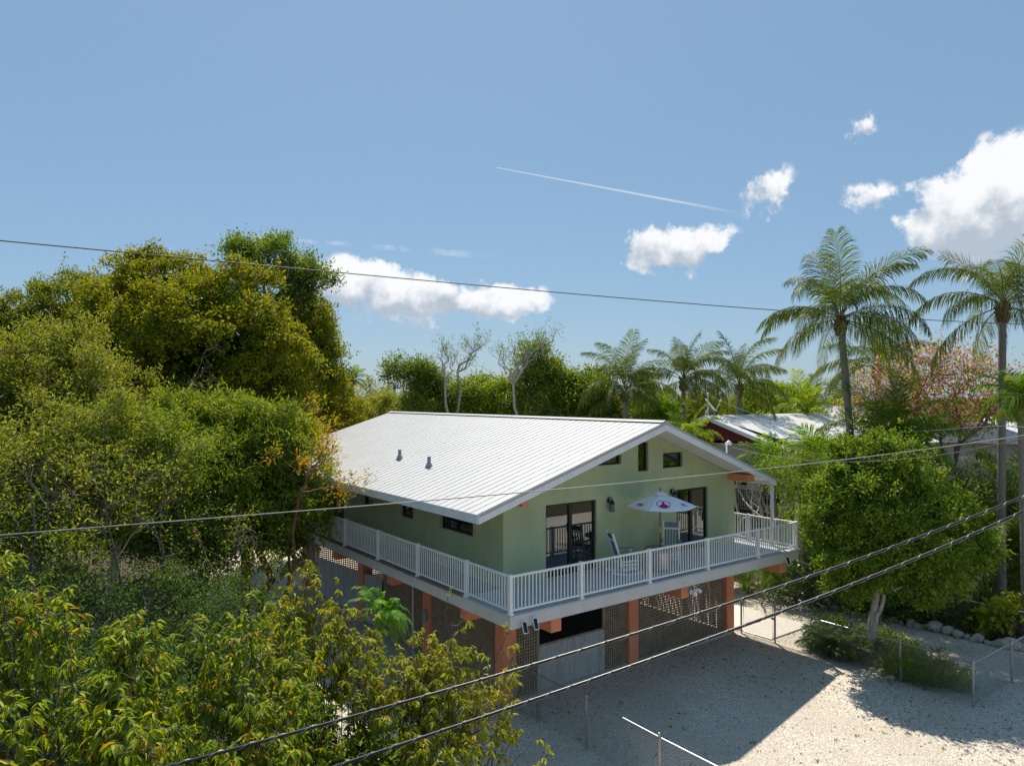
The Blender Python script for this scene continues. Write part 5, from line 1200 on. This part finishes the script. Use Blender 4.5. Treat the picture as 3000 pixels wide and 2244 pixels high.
hedge = [(2330, 1690, 28.5, 1.3, 1.2, 'dark'), (2440, 1700, 28, 1.4, 1.2, 'dark'), (2560, 1730, 27, 1.3, 1.1, 'green'), (2660, 1750, 26.5, 1.4, 1.0, 'dark'), (2760, 1790, 26, 1.3, .9, 'dark'), (2860, 1820, 25.5, 1.3, .9, 'dark'), (2960, 1850, 25, 1.3, .9, 'dark'), (2960, 1620, 31, 2.0, 1.8, 'dark'), (2840, 1560, 33, 2.2, 2.0, 'dark'), (2700, 1480, 33, 2.4, 1.9, 'green'), (2985, 1440, 31, 1.6, 1.5, 'mid'), (2330, 1560, 32, 1.3, 1.2, 'green'), (2880, 1440, 30, 1.8, 1.6, 'mid'), (2930, 1570, 28.5, 1.5, 1.3, 'green')]
hl = ['behind the leaning pale trunks', 'behind the rocks left of the forked trunk', 'behind the forked tree trunk', 'under the right half of the rounded tree', 'behind the fan fronds by the fence', 'behind the middle of the right-hand fence', 'at the right edge behind the last rocks', 'in the deep shade at the right edge', 'behind the dark young palm', 'between the rounded tree and the flowering tree', 'in front of the white-roofed house at the right edge', 'below the neighbour balcony', 'under the flowering tree near the right palm', 'at the foot of the upright palm fronds']
for i, (x, y, d, w_, h_, k) in enumerate(hedge):
    p = P(x, y, d); bush('hedge_shrub', f'dense green shrub {hl[i]}', [(p, np.array([w_, w_, h_])), (p+RT*w_*.7-[0, 0, .3], np.array([w_*.8, w_*.8, h_*.8])), (np.array([p[0], p[1], p[2]*.45]), np.array([w_, w_, h_]))], 420, 11, .13, .06, LM[k], 150+i, (p[0], p[1], 0), 'shrubs behind the rear fence')
# yellow-leaved plant by the right fence
p = G(2960, 1880); bush('leafy_plant', 'plant with big yellow-green leaves at the right edge behind the rocks', [(p+[.3, 0, .9], np.array([.55, .55, .6])), (p+[.1, .5, .5], np.array([.4, .4, .4]))], 60, 6, .26, .17, LM['palmlight'], 170, p, None, .25, .3, (.88, .1), .3)

# ------------------------------------------------------------------ trees behind the roof
back = [(960, 1205, 46, 2.6, 1.7, 'yellowing scrub tree just left of the roof peak', 'dome'), (1080, 1180, 60, 3.2, 1.6, 'low grey-green tree far behind the left roof slope', 'grey'), (1170, 1190, 54, 2.8, 1.5, 'low scrub tree behind the rear end of the ridge', 'grey'), (1262, 1128, 44, 1.6, 1.5, 'green tree left of the first pale dead trunk', 'mid'),
        (1365, 1168, 46, 1.9, 1.3, 'green tree at the first pale dead trunk', 'mid'), (1465, 1190, 44, 1.7, 1.1, 'bright green tree between the two dead trunks', 'green'), (1565, 1105, 42, 1.9, 2.2, 'tall leafy green tree at the second pale dead trunk', 'mid'), (1655, 1150, 43, 2.0, 1.5, 'round green tree right of the second dead trunk', 'green'),
        (1755, 1165, 42, 1.9, 1.4, 'green tree just left of the coconut palms', 'mid'), (1890, 1215, 50, 2.6, 1.5, 'dark green tree behind the left coconut palm', 'mid'), (2060, 1200, 56, 3.0, 1.5, 'yellow-green tree behind the middle coconut palm', 'dome'), (2210, 1190, 55, 2.8, 1.6, 'rounded green tree behind the right coconut palm', 'green'), (2300, 1180, 58, 3.0, 1.5, 'dark rounded tree behind the low yellowish palm', 'mid')]
for i, (x, y, d, rx, rz, lb, k) in enumerate(back):
    rx *= .82; rz *= .72; c = P(x, y+8, d); rg = np.random.default_rng(200+i)
    lob = [(c-[0, 0, rz*.25], np.array([rx, rx, rz])*.8)] + [(c + RT*rg.normal()*rx*.75 + UP*rg.uniform(-.7, 1.15)*rz + FW*rg.normal()*.8, np.array([rx, rx, rz])*rg.uniform(.28, .5)) for _ in range(8)] + [(c-[0, 0, rz*1.2], np.array([rx*1.2, rx*1.2, rz]))]
    tree('background_tree', lb, 'tree', (c[0], c[1], 0), c-[0, 0, rz], .14, lob, 1350, 11, .18, .09, LM[k], 210+i, 'bark', .42, 'trees behind the roof', tint=(.62, .22), twigs=.08, depth=.3, bump=.5, clump=13, rc=.34)
for i, (x, y, d, sd, lb, tips) in enumerate([(1312, 1200, 41, 231, 'first pale dead-looking tree rising behind the left of the ridge', [(1302, 1010), (1325, 1060), (1290, 1050)]), (1348, 1180, 42, 233, 'slanting pale tree with a leafy top right of the first dead trunk', [(1410, 985), (1395, 1040), (1370, 1080), (1420, 1010)]),
                                        (1512, 1215, 40, 232, 'taller pale dead-looking tree forking behind the ridge', [(1580, 1000), (1630, 965), (1500, 1010), (1475, 1040), (1600, 985), (1545, 1040), (1460, 1060)])]):
    rg = np.random.default_rng(sd); b = GD(x, d); t = thing('dead_tree', b, lb, 'tree', 'pale dead-looking trees'); mb = MB(); fk = P(x-8, y-90, d); add_branch(mb, b, fk, .11, .075, rg, 8, .03, 8); tp = []
    for (tx, ty) in tips:
        e = P(tx, ty, d+rg.uniform(-.6, .6)); q = add_branch(mb, fk, e, .06, .018, rg, 7, .07, 6)
        for j in range(9): grow(mb, q[rg.integers(3, 7)], unit(rg.normal(size=3)+np.array([0, 0, .9])), rg.uniform(.5, 1.0), .014, 1, rg, tp, .3, .7, 4, (2, 3))
    mb.build('trunk', M['bark_pale'], t, smooth=True)
    tp = [q for q in tp if rg.random() < .6]
    link('crown', leaf_mesh('crown', sprig_leaves(np.array([q[0] for q in tp]), np.array([q[1] for q in tp]), 5, rg, .2, .12, .05, tint=(.5, .2))), t, LM['mid'])

# ------------------------------------------------------------------ far woods, grass tufts, fallen leaves
rg = np.random.default_rng(300); SPs = []; SDs = []
n = 4600; dd = 62*np.exp(rg.random(n)*2.1); xx = rg.uniform(-.95, .95, n); hh = rg.uniform(2.0, 6.8, n)*np.where(rg.random(n) < .12, 1.15, 1)
C = CAM + FW*dd[:, None] + RT*(xx*dd)[:, None]; C[:, 2] = hh*.62
m = 24; d_ = unit(rg.normal(size=(n, m, 3))); d_[..., 2] = np.abs(d_[..., 2]); Rr = np.stack([rg.uniform(1.6, 3.6, n)]*2 + [hh*.4], 1)
Pp = (C[:, None]+d_*Rr[:, None]*rg.uniform(.7, 1.08, (n, m, 1))).reshape(-1, 3); D = unit(rg.normal(size=(n*m, 3))); N = unit(d_.reshape(-1, 3)+rg.normal(size=(n*m, 3))*.5)
ti = np.clip(np.repeat(rg.normal(.5, .2, n), m)+rg.normal(0, .12, n*m), 0, 1); sz = np.repeat(.35+dd*.0075, m)*rg.uniform(.6, 1.2, n*m)
o = link('distant_woods', leaf_mesh('distant_woods', (Pp, D, N, sz, sz*.6, ti)), None, LM['mid']); tag(o, 'distant green woods stretching to the horizon', 'woods', kind='stuff')
rg = np.random.default_rng(301); n = 9000; u = rg.uniform(-4.5, 17, n); v = rg.uniform(-12, 5, n); keep = ~((u > 1.2) & (u < 11.5) & (v > 1.9)); keep &= rg.random(n) < np.clip(.18 + (u > 8)*.55 + (v > .5)*.2, 0, 1)
Pp = np.stack([u, v, np.full(n, .012)], 1)[keep]; k = len(Pp); D = unit(np.concatenate([rg.normal(size=(k, 2)), rg.normal(size=(k, 1))*.15], 1)); N = unit(np.array([0, 0, 1.0])+rg.normal(size=(k, 3))*.25)
LM['litter'] = leaf_mat('dry_fallen_leaf', [(0, (.06, .03, .015)), (.6, (.16, .075, .025)), (1, (.34, .18, .04))], .1, .8, .1)
o = link('fallen_leaves', leaf_mesh('fallen_leaves', (Pp, D, N, rg.uniform(.04, .09, k), rg.uniform(.02, .045, k), rg.random(k))), None, LM['litter']); tag(o, 'dry brown fallen leaves scattered over the gravel', 'leaves', kind='stuff')

# a few weeds in the gravel
rg = np.random.default_rng(302); n = 70; c = np.stack([rg.uniform(1.5, 11.2, n), rg.uniform(-9, 1.6, n), np.full(n, .0)], 1); c[:22] = np.stack([rg.uniform(11.6, 16.5, 22), rg.uniform(-5, 4, 22), np.zeros(22)], 1); k = 9
Pp = np.repeat(c, k, 0) + rg.normal(size=(n*k, 3))*[.03, .03, 0]; D = unit(rg.normal(size=(n*k, 3))*[1, 1, .2]+[0, 0, .7]); N = unit(rg.normal(size=(n*k, 3))+[0, 0, 1])
o = link('weeds', leaf_mesh('weeds', (Pp, D, N, rg.uniform(.03, .10, n*k), rg.uniform(.015, .035, n*k), rg.random(n*k))), None, LM['green']); tag(o, 'tiny green weeds dotted over the gravel', 'weeds', kind='stuff')
